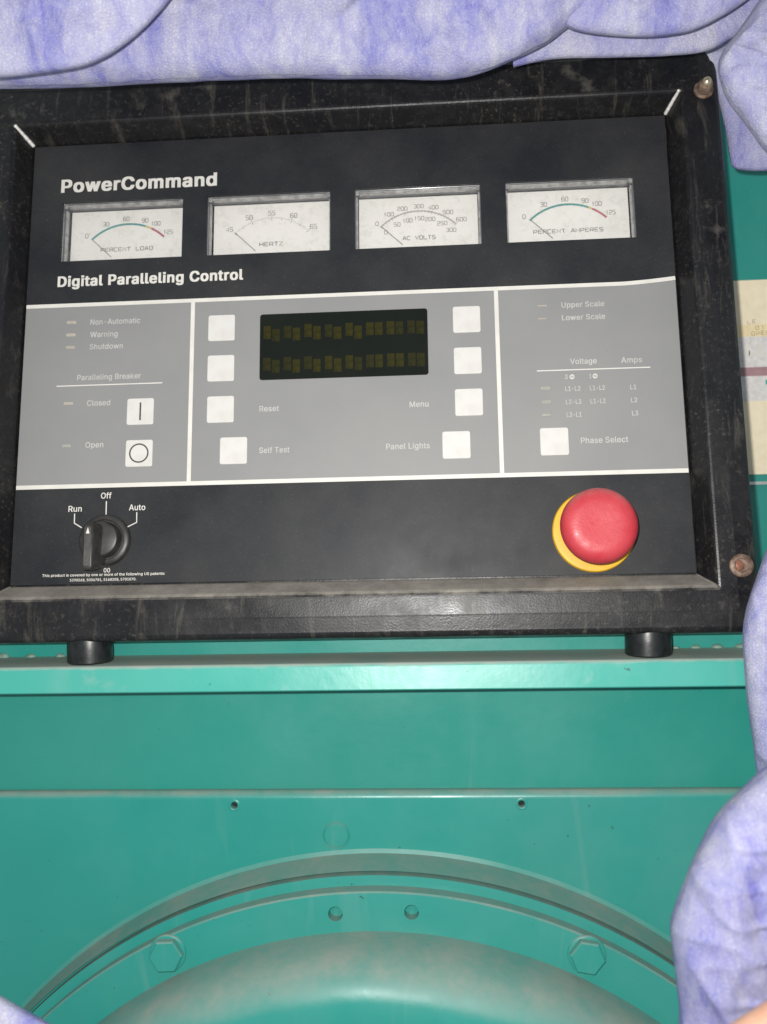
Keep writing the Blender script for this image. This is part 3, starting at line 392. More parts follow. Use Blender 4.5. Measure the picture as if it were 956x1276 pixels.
 'w': (567, ["158 0 138 0 99 126 61 253 23 379 44 379 66 379 87 379 103 324 118 269 133 214 140 191 147 165 154 137 161 108 168 76 175 41 172 41 168 41 165 41 172 75 179 106 186 135 193 163 199 190 206 214 221 269 237 324 252 379 273 379 295 379 316 379 332 324 347 269 362 214 368 190 375 164 382 136 388 107 395 76 402 41 399 41 395 41 391 41 399 75 406 107 413 135 420 164 427 190 434 214 449 269 465 324 480 379 502 379 523 379 545 379 506 253 468 126 429 0 409 0 389 0 368 0 352 57 335 114 319 172 314 189 309 207 305 225 300 243 295 261 291 280 286 299 281 318 277 338 281 338 286 338 291 338 286 319 281 299 277 280 272 261 267 243 263 225 258 206 253 189 248 172 231 114 215 57 199 0 178 0"]),
 'y': (389, ["51 -140 47 -139 52 -121 57 -103 61 -86 65 -86 68 -87 71 -87 83 -90 94 -91 104 -89 114 -87 122 -82 130 -74 138 -66 145 -53 151 -36 155 -24 159 -13 163 -1 114 126 66 252 17 379 40 379 62 379 84 379 111 305 138 230 165 155 174 132 181 109 187 87 193 64 199 42 206 21 198 21 191 21 184 21 190 42 196 64 202 87 209 110 216 132 224 155 251 230 278 305 305 379 327 379 349 379 371 379 316 234 260 88 204 -58 196 -78 187 -94 177 -107 166 -120 153 -129 139 -136 125 -142 109 -145 91 -145 81 -145 72 -144 65 -143 57 -142"]),
 ' ': (187, []),
}

def glyph_mesh(ch):
    """advance, points and triangles of a glyph, filled by the non-zero winding rule"""
    adv, spl = GLYPH[ch]; C = []
    for q in spl:
        n = [int(v) / 1000 for v in q.split()]; P = [n[i:i + 6] for i in range(0, len(n), 6)]; poly = []
        for a, b in zip(P, P[1:] + P[:1]):
            p0, p1, p2, p3 = (Vector(c) for c in ((a[2], a[3]), (a[4], a[5]), (b[0], b[1]), (b[2], b[3])))
            dv = (p3 - p0); straight = abs(dv.cross(p1 - p0)) + abs(dv.cross(p2 - p0)) < 2e-5
            for t in ((0,) if straight else (0, .25, .5, .75)):
                poly.append(p0 * (1 - t) ** 3 + p1 * 3 * t * (1 - t) ** 2 + p2 * 3 * t * t * (1 - t) + p3 * t ** 3)
        C.append(poly)
    if not C: return adv / 1000, [], []
    pts = []; ed = []
    for poly in C:
        o = len(pts); pts += poly; ed += [(o + i, o + (i + 1) % len(poly)) for i in range(len(poly))]
    vs, _, fs, *_r = delaunay_2d_cdt(pts, ed, [], 0, 1e-5)
    def wind(x, y):
        w = 0
        for poly in C:
            for i in range(len(poly)):
                a, b = poly[i - 1], poly[i]
                if (a.y <= y) != (b.y <= y):
                    if x < a.x + (y - a.y) / (b.y - a.y) * (b.x - a.x): w += 1 if b.y > a.y else -1
        return w
    keep = [f for f in fs if wind(sum(vs[i].x for i in f) / len(f), sum(vs[i].y for i in f) / len(f))]
    return adv / 1000, [(v.x, v.y) for v in vs], [tuple(f) for f in keep]
GLY = {}
def letters(txt, x0, x1, base, cap, z, mat, parent, bold=.0, name='lettering'):
    """a line of printed type from x0 to x1 on baseline base with capitals cap high"""
    VV = []; FF = []; x = 0.0
    for ch in txt:
        if ch not in GLY: GLY[ch] = glyph_mesh(ch)
        adv, vs, fs = GLY[ch]; o0 = len(VV)
        VV += [(x + a, b, z) for a, b in vs]; FF += [tuple(i + o0 for i in f) for f in fs]
        x += adv + bold * 1.3
    # corner points that no triangle uses are harmless
    if bold:                       # heavier type: the stroke is widened by overlapping shifted copies of itself
        n0 = len(VV); base_v, base_f = VV, FF; VV, FF = [], []
        for m, (dx, dy) in enumerate(((-1, -.5), (-1, .5), (1, -.5), (1, .5), (0, 0), (-1, 0), (1, 0))):
            VV += [(v[0] + dx * bold, v[1] + dy * bold, v[2] + .003 * m) for v in base_v]; FF += [tuple(i + m * n0 for i in f) for f in base_f]
    a = min(v[0] for v in VV); b = max(v[0] for v in VV); k = (x1 - x0) / (b - a); ky = cap / (CAPH + bold)
    me = bpy.data.meshes.new(name)
    me.from_pydata([((x0 + (v[0] - a) * k) * MM, (base + (v[1] + bold * .5) * ky) * MM, v[2] * MM) for v in VV], [], FF)
    me.materials.append(M[mat]); me.update()
    o = bpy.data.objects.new(name, me); col.objects.link(o); o.parent = parent; return o
CAPH = max(int(v) for v in GLYPH['L'][1][0].split()[3::6]) / 1000

SQ = [(.12, 0), (.88, 0), (1, .15), (1, .85), (.88, 1), (.12, 1), (0, .85), (0, .15), (.12, 0)]
GL = {   # wide square instrument type, strokes on a unit box
 '0': [SQ], 'O': [SQ], '1': [[(.25, .8), (.55, 1), (.55, 0)]],
 '2': [[(0, .85), (.12, 1), (.88, 1), (1, .85), (1, .6), (.88, .5), (.12, .45), (0, .35), (0, 0), (1, 0)]],
 '3': [[(0, 1), (.88, 1), (1, .85), (1, .6), (.88, .5), (.3, .5)], [(.88, .5), (1, .38), (1, .15), (.88, 0), (0, 0)]],
 '4': [[(.75, 0), (.75, 1), (0, .3), (1, .3)]],
 '5': [[(1, 1), (0, 1), (0, .55), (.88, .55), (1, .42), (1, .15), (.88, 0), (0, 0)]],
 '6': [[(1, 1), (.12, 1), (0, .85), (0, .15), (.12, 0), (.88, 0), (1, .15), (1, .42), (.88, .55), (0, .55)]],
 '9': [[(0, 0), (.88, 0), (1, .15), (1, .85), (.88, 1), (.12, 1), (0, .85), (0, .55), (.12, .45), (1, .45)]],
 'P': [[(0, 0), (0, 1), (.88, 1), (1, .85), (1, .55), (.88, .42), (0, .42)]],
 'R': [[(0, 0), (0, 1), (.88, 1), (1, .85), (1, .55), (.88, .42), (0, .42)], [(.6, .42), (1, 0)]],
 'E': [[(1, 1), (0, 1), (0, 0), (1, 0)], [(0, .5), (.85, .5)]],
 'C': [[(1, 1), (.12, 1), (0, .85), (0, .15), (.12, 0), (1, 0)]],
 'N': [[(0, 0), (0, 1), (1, 0), (1, 1)]], 'T': [[(0, 1), (1, 1)], [(.5, 1), (.5, 0)]], 'L': [[(0, 1), (0, 0), (1, 0)]],
 'A': [[(0, 0), (.4, 1), (.6, 1), (1, 0)], [(.18, .32), (.82, .32)]], 'D': [[(0, 0), (0, 1), (.85, 1), (1, .85), (1, .15), (.85, 0), (0, 0)]],
 'M': [[(0, 0), (0, 1), (.5, .35), (1, 1), (1, 0)]], 'H': [[(0, 0), (0, 1)], [(1, 0), (1, 1)], [(0, .5), (1, .5)]],
 'S': [[(1, 1), (.12, 1), (0, .88), (0, .62), (.12, .5), (.88, .5), (1, .38), (1, .12), (.88, 0), (0, 0)]],
 'Z': [[(0, 1), (1, 1), (0, 0), (1, 0)]], 'V': [[(0, 1), (.5, 0), (1, 1)]], ' ': []}
def instrument(mb, txt, cx, cy, wd, ht, st, z):
    n = len(txt); adv = wd / (n - .28); cw = adv * .72; x = cx - wd / 2
    for ch in txt:
        for stroke in GL[ch]:
            mb.ribbon([(x + u * cw, cy - ht / 2 + v * ht) for u, v in stroke], st, z)
        x += adv


# ================================================================== the generator behind and below
gen = empty('generator_cabinet', (0, .02, -.33))
tag(gen, 'teal painted generator cabinet with dusty ledge under the black control panel', 'generator')
G = Matrix.Translation((0, -.02, .33))
def gpart(mb, name, mat, parent=gen, auto=None):
    o = mb.build(name, mat, parent, auto)
    if parent is gen or parent is alt: o.data.transform(Matrix.Translation(-Vector(parent.location)))
    elif parent is not None: o.data.transform(Matrix.Translation(-Vector(parent.parent.location)))
    return o
alt = None
# back wall
mb = MB().box(-420, 520, 104, 112, -330, 420); wall = gpart(mb, 'back_wall', 'teal')
# ledge: a folded channel with eased nose
def xsweep(prof, x0, x1, n=2, wob=0):
    return [[(x0 + (x1 - x0) * i / (n - 1), y, z) for y, z in prof] for i in range(n)]
LZ = -130.6
prof = [(.6, LZ), (-30.5, LZ)]
for k in range(7):
    a = math.radians(83) * k / 6; prof.append((-32.0 - 2.2 * math.sin(a) , LZ - 2.2 + 2.2 * math.cos(a)))
prof += [(-35.6, LZ - 12.0), (-35.0, LZ - 12.6), (-30, LZ - 12.6), (-30, LZ - 4), (.6, LZ - 4)]
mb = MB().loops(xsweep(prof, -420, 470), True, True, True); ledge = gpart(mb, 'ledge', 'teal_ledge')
mb = MB().box(-420, 470, .8, 4.6, LZ - 3, -117); gpart(mb, 'upstand', 'teal')
for i, (px, py, s) in enumerate(((2, 823, 3.6), (37, 819, 2.8), (74, 818, 2.7), (868, 809, 2.6), (895, 813, 3.0), (843, 808, 2.0), (925, 815, 3.2))):
    c = at(px, py, -1.0); mb = MB(); nn = 14
    L = []
    for a in range(7):
        t = a / 6 * math.pi / 2
        L.append([(c.x + s * math.cos(t) * math.cos(2 * math.pi * j / nn) * (1 + .18 * noise.noise((i * 3.1, j * .8, a))), .6 + s * .9 * math.cos(t) * math.sin(2 * math.pi * j / nn), LZ - .3 + s * .62 * math.sin(t) + .2) for j in range(nn)])
    mb.loops(L, True, False, True, True); gpart(mb, 'weld_lump', 'dustlump')
# recessed sheet under the ledge
mb = MB().box(-420, 470, .6, 4.4, -330, LZ - 5); gpart(mb, 'recessed_sheet', 'teal_sheet')
# label plate on the back wall, right of the panel
WY = 103.6
lab = MB(); a = at(921, 350, 104); b = at(946, 591, 104)
lx0, lx1, lz1, lz0 = a.x - 12, a.x + 70, a.z, b.z
plate = gpart(MB().box(lx0, lx1, WY - .5, WY + .2, lz0, lz1), 'instruction_label', 'cream')
tag(plate, 'cream instruction label with pale grey and dull red printed block')
def lz(py): return at(935, py, 104).z
for nm, mt, p0, p1, dy in (('yellowed_band', 'cream_y', 405, 421, .1), ('printed_block', 'pale', 420, 500, .2), ('printed_band', 'mauve', 458, 469, .3)):
    gpart(MB().box(lx0 + 1, lx1 - 1, WY - .5 - dy, WY - .45, lz(p1), lz(p0)), nm, mt, plate)
for (x, y, ww, hh) in ((938, 441, 10, 7), (948, 437, 7, 15), (956, 441, 8, 5), (931, 436, 5, 14)):
    c = at(x, y, 104); gpart(MB().box(c.x - ww * .25, c.x + ww * .25, WY - .85, WY - .6, c.z - hh * .25, c.z + hh * .25), 'printed_shape', 'white', plate)
c = at(960, 476, 104); gpart(MB().box(c.x - 3, c.x + 8, WY - .8, WY - .6, c.z - 1.4, c.z + 1.4), 'printed_mark', 'label_teal', plate)
lt = MB()
for ch, px, py in (('O', 943, 409), ('1', 950, 408), ('O', 938, 416), ('P', 944, 416), ('E', 950, 415), ('L', 933, 402), ('E', 939, 401), ('C', 958, 409), ('N', 956, 415)):
    c = at(px, py, 104)
    for st in GL[ch]:
        q = MB().ribbon([(c.x + (u - .5) * 1.7, c.z + (v - .5) * 2.2) for u, v in st], .32, 0)
        lt.add([(x, WY - .78, y) for x, y, z in q.v], q.f)
gpart(lt, 'lettering', 'label_ink', plate)
c = at(948, 602, 104); gpart(MB().box(c.x - 30, c.x + 90, WY - 2.5, WY + .2, c.z - .9, c.z + .9), 'trim_strip', 'silver')

# ================================================================== the round alternator end below
alt = empty('alternator_end_housing', (-.006, .0, -.6))
tag(alt, 'round stepped teal alternator housing with hex bolts under the ledge', 'alternator')
CX, CZ = -6.0, -484.0
# cover plate with rounded upper edge
prof = [(.4, -199.6), (-.6, -199.6)]
for k in range(9):
    a = math.pi / 2 * k / 8; prof.append((-1.2 - 3.8 * math.sin(a), -203.4 + 3.8 * math.cos(a)))
prof += [(-5, -620), (.4, -620)]
mb = MB().loops(xsweep(prof, -420, 470), True, True, True); cover = gpart(mb, 'cover_plate', 'teal', alt)
def drill(x, z, y0, y1, r):
    m2 = MB(); n = 28
    m2.loops([[(x + r * math.cos(2 * math.pi * j / n), y, z + r * math.sin(2 * math.pi * j / n)) for j in range(n)] for y in (y0, y1)], True, True, True)
    o = m2.build('cutter', 'teal'); return o
cs = []
for x, z in ((-78.8, -206.4), (65.5, -206.0)):
    o = drill(x, z, -9, -.6, 1.7); o.data.transform(Matrix.Translation(-Vector(alt.location))); o.location = alt.location; cs.append(o)
cut(cover, cs)
for x, z in ((-78.8, -206.4), (65.5, -206.0)):
    n = 28
    L = [[(x + r * math.cos(2 * math.pi * j / n), y, z + r * math.sin(2 * math.pi * j / n)) for j in range(n)] for r, y in ((1.65, -4.0), (1.9, -5.25), (2.5, -5.4), (3.1, -5.0))]
    gpart(MB().loops(L, True, False, False, True), 'hole_rim', 'teal', alt)
    gpart(MB().loops([[(x + 1.68 * math.cos(2 * math.pi * j / n), y, z + 1.68 * math.sin(2 * math.pi * j / n)) for j in range(n)] for y in (-1.6, -.7)], True, True, True), 'hole_shade_disc', 'dark', alt)  # near-black disc closing the hole, its inner shade put in as colour
n = 44   # painted-over plug
L = [[(-27.3 + r * math.cos(2 * math.pi * j / n), y, -221.6 + r * math.sin(2 * math.pi * j / n)) for j in range(n)] for r, y in ((6.9, -5.0), (6.75, -5.5), (6.4, -5.5), (6.25, -5.05), (6.05, -5.05), (5.85, -5.35), (0.05, -5.4))]
gpart(MB().loops(L, True, False, False, False), 'plug', 'teal', alt)
# outer ring: sloping shoulder and narrow front land
ring = MB().lathe_y(CX, CZ, [(256.6, -4.6), (253.9, -6.0), (253.2, -10), (252.2, -17), (251.3, -22.4), (251.0, -18), (249.9, -18), (249.7, -23.8), (244.5, -24.4), (240, -24.4), (240, -4.6)])
gpart(ring, 'outer_ring', 'teal', alt, 38)
fl = gpart(MB().lathe_y(CX, CZ, [(245.1, -22), (245.1, -31.2), (244.4, -32), (200, -32), (200, -22)]), 'flange', 'teal', alt, 38)
cs = []
for px, py in ((418, 1139), (513, 1137)):
    p = at(px, py, -32); o = drill(p.x, p.z, -36, -26, 3.5); o.data.transform(Matrix.Translation(-Vector(alt.location))); o.location = alt.location; cs.append(o)
cut(fl, cs)
for f in fl.data.polygons: f.use_smooth = False
gpart(MB().lathe_y(CX, CZ, [(226.8, -8), (226.7, -20), (226.6, -30), (226.2, -38), (225.2, -47), (223.2, -54.5), (219.8, -60.2), (215.4, -64.0), (210, -66.2), (203, -67.2), (190, -67.8), (150, -68.4), (60, -69), (1, -69), (1, -8)]), 'end_bell', 'teal', alt)
for px, py, ro in ((204, 1196, .12), (734, 1198, -.08)):
    p = at(px, py, -39); hb = empty('t'); bpy.data.objects.remove(hb)
    n = 6; R = 8.3
    L = []
    for r, y in ((R, -31), (R, -35.6), (R * .985, -36.4), (R * .90, -37.0)):
        L.append([(p.x + r * math.cos(2 * math.pi * j / n + ro + math.pi / 6 + .45), y, p.z + r * math.sin(2 * math.pi * j / n + ro + math.pi / 6 + .45)) for j in range(n)])
    bolt = gpart(MB().loops(L, True, True, True), 'hex_bolt', 'teal', alt)
    L = [[(p.x + r * math.cos(2 * math.pi * j / 40), y, p.z + r * math.sin(2 * math.pi * j / 40)) for j in range(40)] for r, y in ((8.9, -31.8), (8.8, -32.9), (8.4, -33.2), (7, -33.2))]
    gpart(MB().loops(L, True, False, False, True), 'washer', 'teal', bolt)

# ================================================================== the control panel (local x right, y up the face, z out of it)
pan = empty('control_panel'); pan.rotation_euler = (math.radians(90) - TILT, 0, 0)
tag(pan, 'black framed control panel with four meters, display, white buttons and red stop button', 'control panel')
X0, X1, Y0, Y1 = -187.4, 150.0, -93.6, 145.8
def ring_loop(l, r, t, b, z, rc):
    return [(x, y, z) for x, y in rrect(X0 - l, X1 + r, Y0 - b, Y1 + t, rc, 5)]
OL, OR, OT, OB = 26.6, 25.7, 36.0, 28.9
L = [ring_loop(-6, -6, -6, -6, -1.8, .4), ring_loop(.7, .7, .7, .7, -1.8, .4)]
iL, iR, iT, iB = 6.6, 6.6, 6.4, 8.0
for f, z in ((0.02, -1.0), (.10, .3), (.78, 9.6), (.85, 10.5), (.94, 11.25), (1.05, 11.75), (1.2, 12.0), (1.3, 12.03)):
    L.append(ring_loop(.7 + (iL - .7) * f, .7 + (iR - .7) * f, .7 + (iT - .7) * f, .7 + (iB - .7) * f, z, .6 + f * .8))
L.append(ring_loop(OL - 10.2, OR - 10.2, OT - 10.2, OB - 10.2, 12.1, 2.0)); L.append(ring_loop(OL - 9.4, OR - 9.4, OT - 9.4, OB - 9.4, 11.95, 2.0))
for k in range(7):
    a = math.pi / 2 * k / 6; o_ = 3.6 * (1 - math.sin(a)); L.append(ring_loop(OL - o_, OR - o_, OT - o_, OB - o_, 7.5 + 3.6 * math.cos(a), 2.2))
for o_, z in ((0, -14), (8, -14), (10, -14), (10, -66)):
    L.append(ring_loop(OL - o_, OR - o_, OT - o_, OB - o_, z, 2.2))
mb = MB().loops(L, True, False, True); frame = mb.build('frame', 'frame', pan)
# weld beads on the two upper mitres
def bead(p0, p1, r):
    m = MB(); n = 26; L = []
    p0, p1 = Vector(p0), Vector(p1); d = (p1 - p0).normalized(); u = d.cross(Vector((0, 0, 1))).normalized(); v = u.cross(d)
    for i in range(n + 1):
        c = p0.lerp(p1, i / n); rr = r * (1 + .03 * math.sin(i * 1.3) + .15 * noise.noise((i * .45, r, 3))) * (.4 if i in (0, n) else 1)
        L.append([tuple(c + (u * math.cos(a) + v * math.sin(a)) * rr) for a in [2 * math.pi * j / 8 for j in range(8)]])
    m.loops(L, True, True, True, True); return m.build('weld_bead', 'weld', frame)
bead((X0 - .4, Y1 + .2, .2), (X0 - iL, Y1 + iT + .1, 11.8), 1.15)
bead((X1 + .2, Y1 + .2, .2), (X1 + iR - 1.2, Y1 + iT + .4, 11.8), 1.0)

# faceplate with four meter windows
GC = [-137.4, -58.4, 20.4, 99.2]; GW, GY0, GY1 = 32.9, 78.7, 112.4
xs = [X0]
for c in GC: xs += [c - GW, c + GW]
xs.append(X1)
mb = MB()
for z in (0.0, -1.5):
    for i in range(len(xs) - 1):
        for y0, y1 in ((Y0, GY0), (GY0, GY1), (GY1, Y1)):
            if i % 2 == 1 and y0 == GY0: continue
            mb.add([(xs[i], y0, z), (xs[i + 1], y0, z), (xs[i + 1], y1, z), (xs[i], y1, z)], [(0, 1, 2, 3)])
for a, b, c, d in [(X0, X1, Y0, Y1)] + [(c - GW, c + GW, GY0, GY1) for c in GC]:
    mb.add([(a, c, 0), (b, c, 0), (b, d, 0), (a, d, 0), (a, c, -1.5), (b, c, -1.5), (b, d, -1.5), (a, d, -1.5)], [(0, 1, 5, 4), (1, 2, 6, 5), (2, 3, 7, 6), (3, 0, 4, 7)])
face = mb.build('faceplate', 'overlay', pan)
# printed grey field and white rules; the right end of the upper rule bows upward
YT, YB = 53.8, -43.7
def top(x): t = max(0, (x - 122) / (X1 - 122)); return YT + 2.0 * t ** 1.5
gx = [X0 + .25] + [X0 + 10 * i for i in range(1, 31)] + [122 + 2 * i for i in range(14)] + [X1 - .25]
mb = MB(); mb.add([(x, YB, .10) for x in gx] + [(x, top(x), .10) for x in gx], [(i, i + 1, len(gx) + i + 1, len(gx) + i) for i in range(len(gx) - 1)])
mb.build('grey_field', 'field', face)
MB().ribbon([(x, top(x)) for x in gx], 2.05, .18).build('rule', 'white', face)
MB().ribbon([(X0 + .25, YB), (X1 - .25, YB)], 2.15, .18).build('rule', 'white', face)
for x in (-97.6, 59.6): MB().ribbon([(x, YB + 1.07), (x, YT - 1.0)], 2.1, .18).build('rule', 'white', face)
MB().ribbon([(-168.6, 9.6), (-112.7, 9.6)], .55, .18).build('rule', 'white', face)
MB().ribbon([(78.7, 9.25), (134.6, 9.25)], .55, .18).build('rule', 'white', face)
for pts in ([(-139.7, -51.8), (-139.6, -58.6)], [(-155.9, -57.8), (-155.8, -62.7), (-151.9, -65.1)], [(-123.8, -57.8), (-123.7, -63.0), (-128.7, -65.4)]):
    MB().ribbon(pts, .55, .12).build('rule', 'white', face)
ZT = .16
letters('PowerCommand', -171.6, -86.3, 118.2, 7.6, .1, 'white', face, .034)
letters('Digital Paralleling Control', -170.9, -71.3, 64.3, 5.9, .1, 'white', face, .034)
SM = .016
for t, x0, x1, b, cp in (('Non-Automatic', -152.1, -125.4, 42.55, 2.95), ('Warning', -151.9, -137.2, 35.65, 2.95), ('Shutdown', -152, -134.2, 29, 2.95),
    ('Paralleling Breaker', -157.8, -124.1, 12.4, 2.95), ('Closed', -152, -139.7, -1.5, 2.95), ('Open', -151.9, -142.4, -23.7, 2.95),
    ('Reset', -61.9, -51.8, -7.4, 2.95), ('Self Test', -61.8, -46.3, -29.1, 2.95), ('Menu', 14.5, 24.1, -7.5, 2.95), ('Panel Lights', 2.4, 24.3, -29, 2.95),
    ('Upper Scale', 92.3, 113.8, 42.2, 2.85), ('Lower Scale', 92.3, 113.9, 35.4, 2.85), ('Voltage', 95.3, 108.5, 12.2, 2.85), ('Amps', 120.5, 130.8, 12, 2.85),
    ('3', 92.3, 93.8, 4.5, 2.3), ('1', 104.5, 105.4, 4.5, 2.3),
    ('L1-L2', 92.3, 99.8, -1.7, 2.4), ('L1-L2', 104.4, 111.8, -1.7, 2.4), ('L1', 124.2, 127.2, -1.9, 2.4),
    ('L2-L3', 92.3, 99.9, -8.5, 2.4), ('L1-L2', 104.4, 111.8, -8.5, 2.4), ('L2', 124.2, 127.3, -8.6, 2.4),
    ('L3-L1', 92.4, 99.7, -15.1, 2.4), ('L3', 124.3, 127.4, -15.3, 2.4), ('Phase Select', 98.7, 121.8, -28.7, 2.95)):
    letters(t, x0, x1, b, cp, .2, 'print', face, SM)
for cx in (95.9, 107.3):       # phase sign: a ring with a stroke
    mb = MB(); mb.ribbon([(cx + 1.0 * math.cos(a), 5.6 + 1.0 * math.sin(a)) for a in [2 * math.pi * i / 20 for i in range(21)]], .42, .2)
    mb.ribbon([(cx - .35, 4.3), (cx + .35, 6.9)], .36, .21); mb.build('lettering', 'white', face)
for t, x0, x1, b, cp in (('Off', -142.6, -137.2, -50.4, 3.0), ('Run', -159.2, -152.3, -56.8, 3.0), ('Auto', -127.9, -119.5, -56.8, 3.0), ('00', -139.7, -136.4, -88.0, 2.2)):
    letters(t, x0, x1, b, cp, .1, 'white', face, .012)
letters('This product is covered by one or more of the following US patents:', -171.1, -108.5, -89.7, 1.35, .1, 'white', face, .014)
letters('5390068, 5006781, 5168208, 5701070.', -156.8, -122.9, -92.2, 1.30, .1, 'white', face, .014)

# indicator windows
for x, y, ww, hh, mt in ((-162.2, 44.2, 5.2, 1.8, 'led'), (-162.3, 37.3, 5.2, 1.8, 'led'), (-162.2, 30.5, 5.2, 1.7, 'led'), (-161.9, .1, 5.2, 1.6, 'led'), (-161.8, -22.4, 4.6, 1.7, 'led_dim'),
    (82.6, 43.5, 5.0, .7, 'led'), (82.5, 36.6, 5.0, .7, 'led'), (82.6, .1, 5.2, 1.9, 'led_dim'), (82.6, -7, 5.0, 2.0, 'led_dim'), (82.5, -13.7, 5.2, 1.4, 'led_dim')):
    MB().slab(rrect(x - ww / 2, x + ww / 2, y - hh / 2, y + hh / 2, hh * .35), .05, .5, .2).build('indicator', mt, pan)

# membrane buttons
BT = [(-82.2, 38.1), (-82.2, 16.3), (-82.0, -5.6), (-74.9, -27.4), (44.3, 37.8), (44.3, 15.9), (44.3, -5.9), (37.5, -27.7), (-123.7, -5.4), (-123.6, -27.4), (85.8, -27.4)]
bmesh_btn = None
for i, (x, y) in enumerate(BT):
    o = None
    if bmesh_btn is None:
        o = MB().slab(rrect(-7, 7, -7, 7, 1.1), .05, .65, .28).build('push_button', 'button', pan); bmesh_btn = o.data
    else:
        o = bpy.data.objects.new('push_button', bmesh_btn); col.objects.link(o); o.parent = pan
    o.location = (x * MM, y * MM, 0)
    if i == 8: MB().ribbon([(0.1, -4.7), (0.1, 4.7)], .85, .75).build('symbol', 'ink', o)
    if i == 9: MB().ribbon([(4.7 * math.cos(a), 4.7 * math.sin(a)) for a in [2 * math.pi * j / 48 for j in range(49)]], .75, .75).build('symbol', 'ink', o)

# display
DX0, DX1, DY0, DY1 = -62.1, 24.4, 9.2, 44.6
dsp = MB().slab(rrect(DX0, DX1, DY0, DY1, 1.4), .05, .35, .15).build('display', 'display', pan)
tag(dsp, 'dark green display window with two rows of olive character cells')
cm = None
for row, yc in enumerate((34.2, 17.0)):
    for k in range(16):
        x = -58.6 + 79.6 * k / 15 + (-.35 if k % 2 else .35)
        y = yc + (-.9 if (k % 2 and k < 10) else .5) + random.uniform(-.3, .3)
        if cm is None:
            o = MB().box(-1.95, 1.95, -3.5, 3.5, .30, .42).build('character_cell', 'cell', dsp); cm = o.data
            cm2 = cm.copy(); cm2.materials.clear(); cm2.materials.append(M['cell2'])
        else:
            o = bpy.data.objects.new('character_cell', cm if 2 < k < 14 and random.random() < .8 else cm2); col.objects.link(o); o.parent = dsp
        o.location = (x * MM, y * MM, 0); o.scale = (random.uniform(.95, 1.03), random.uniform(.95, 1.03), 1)

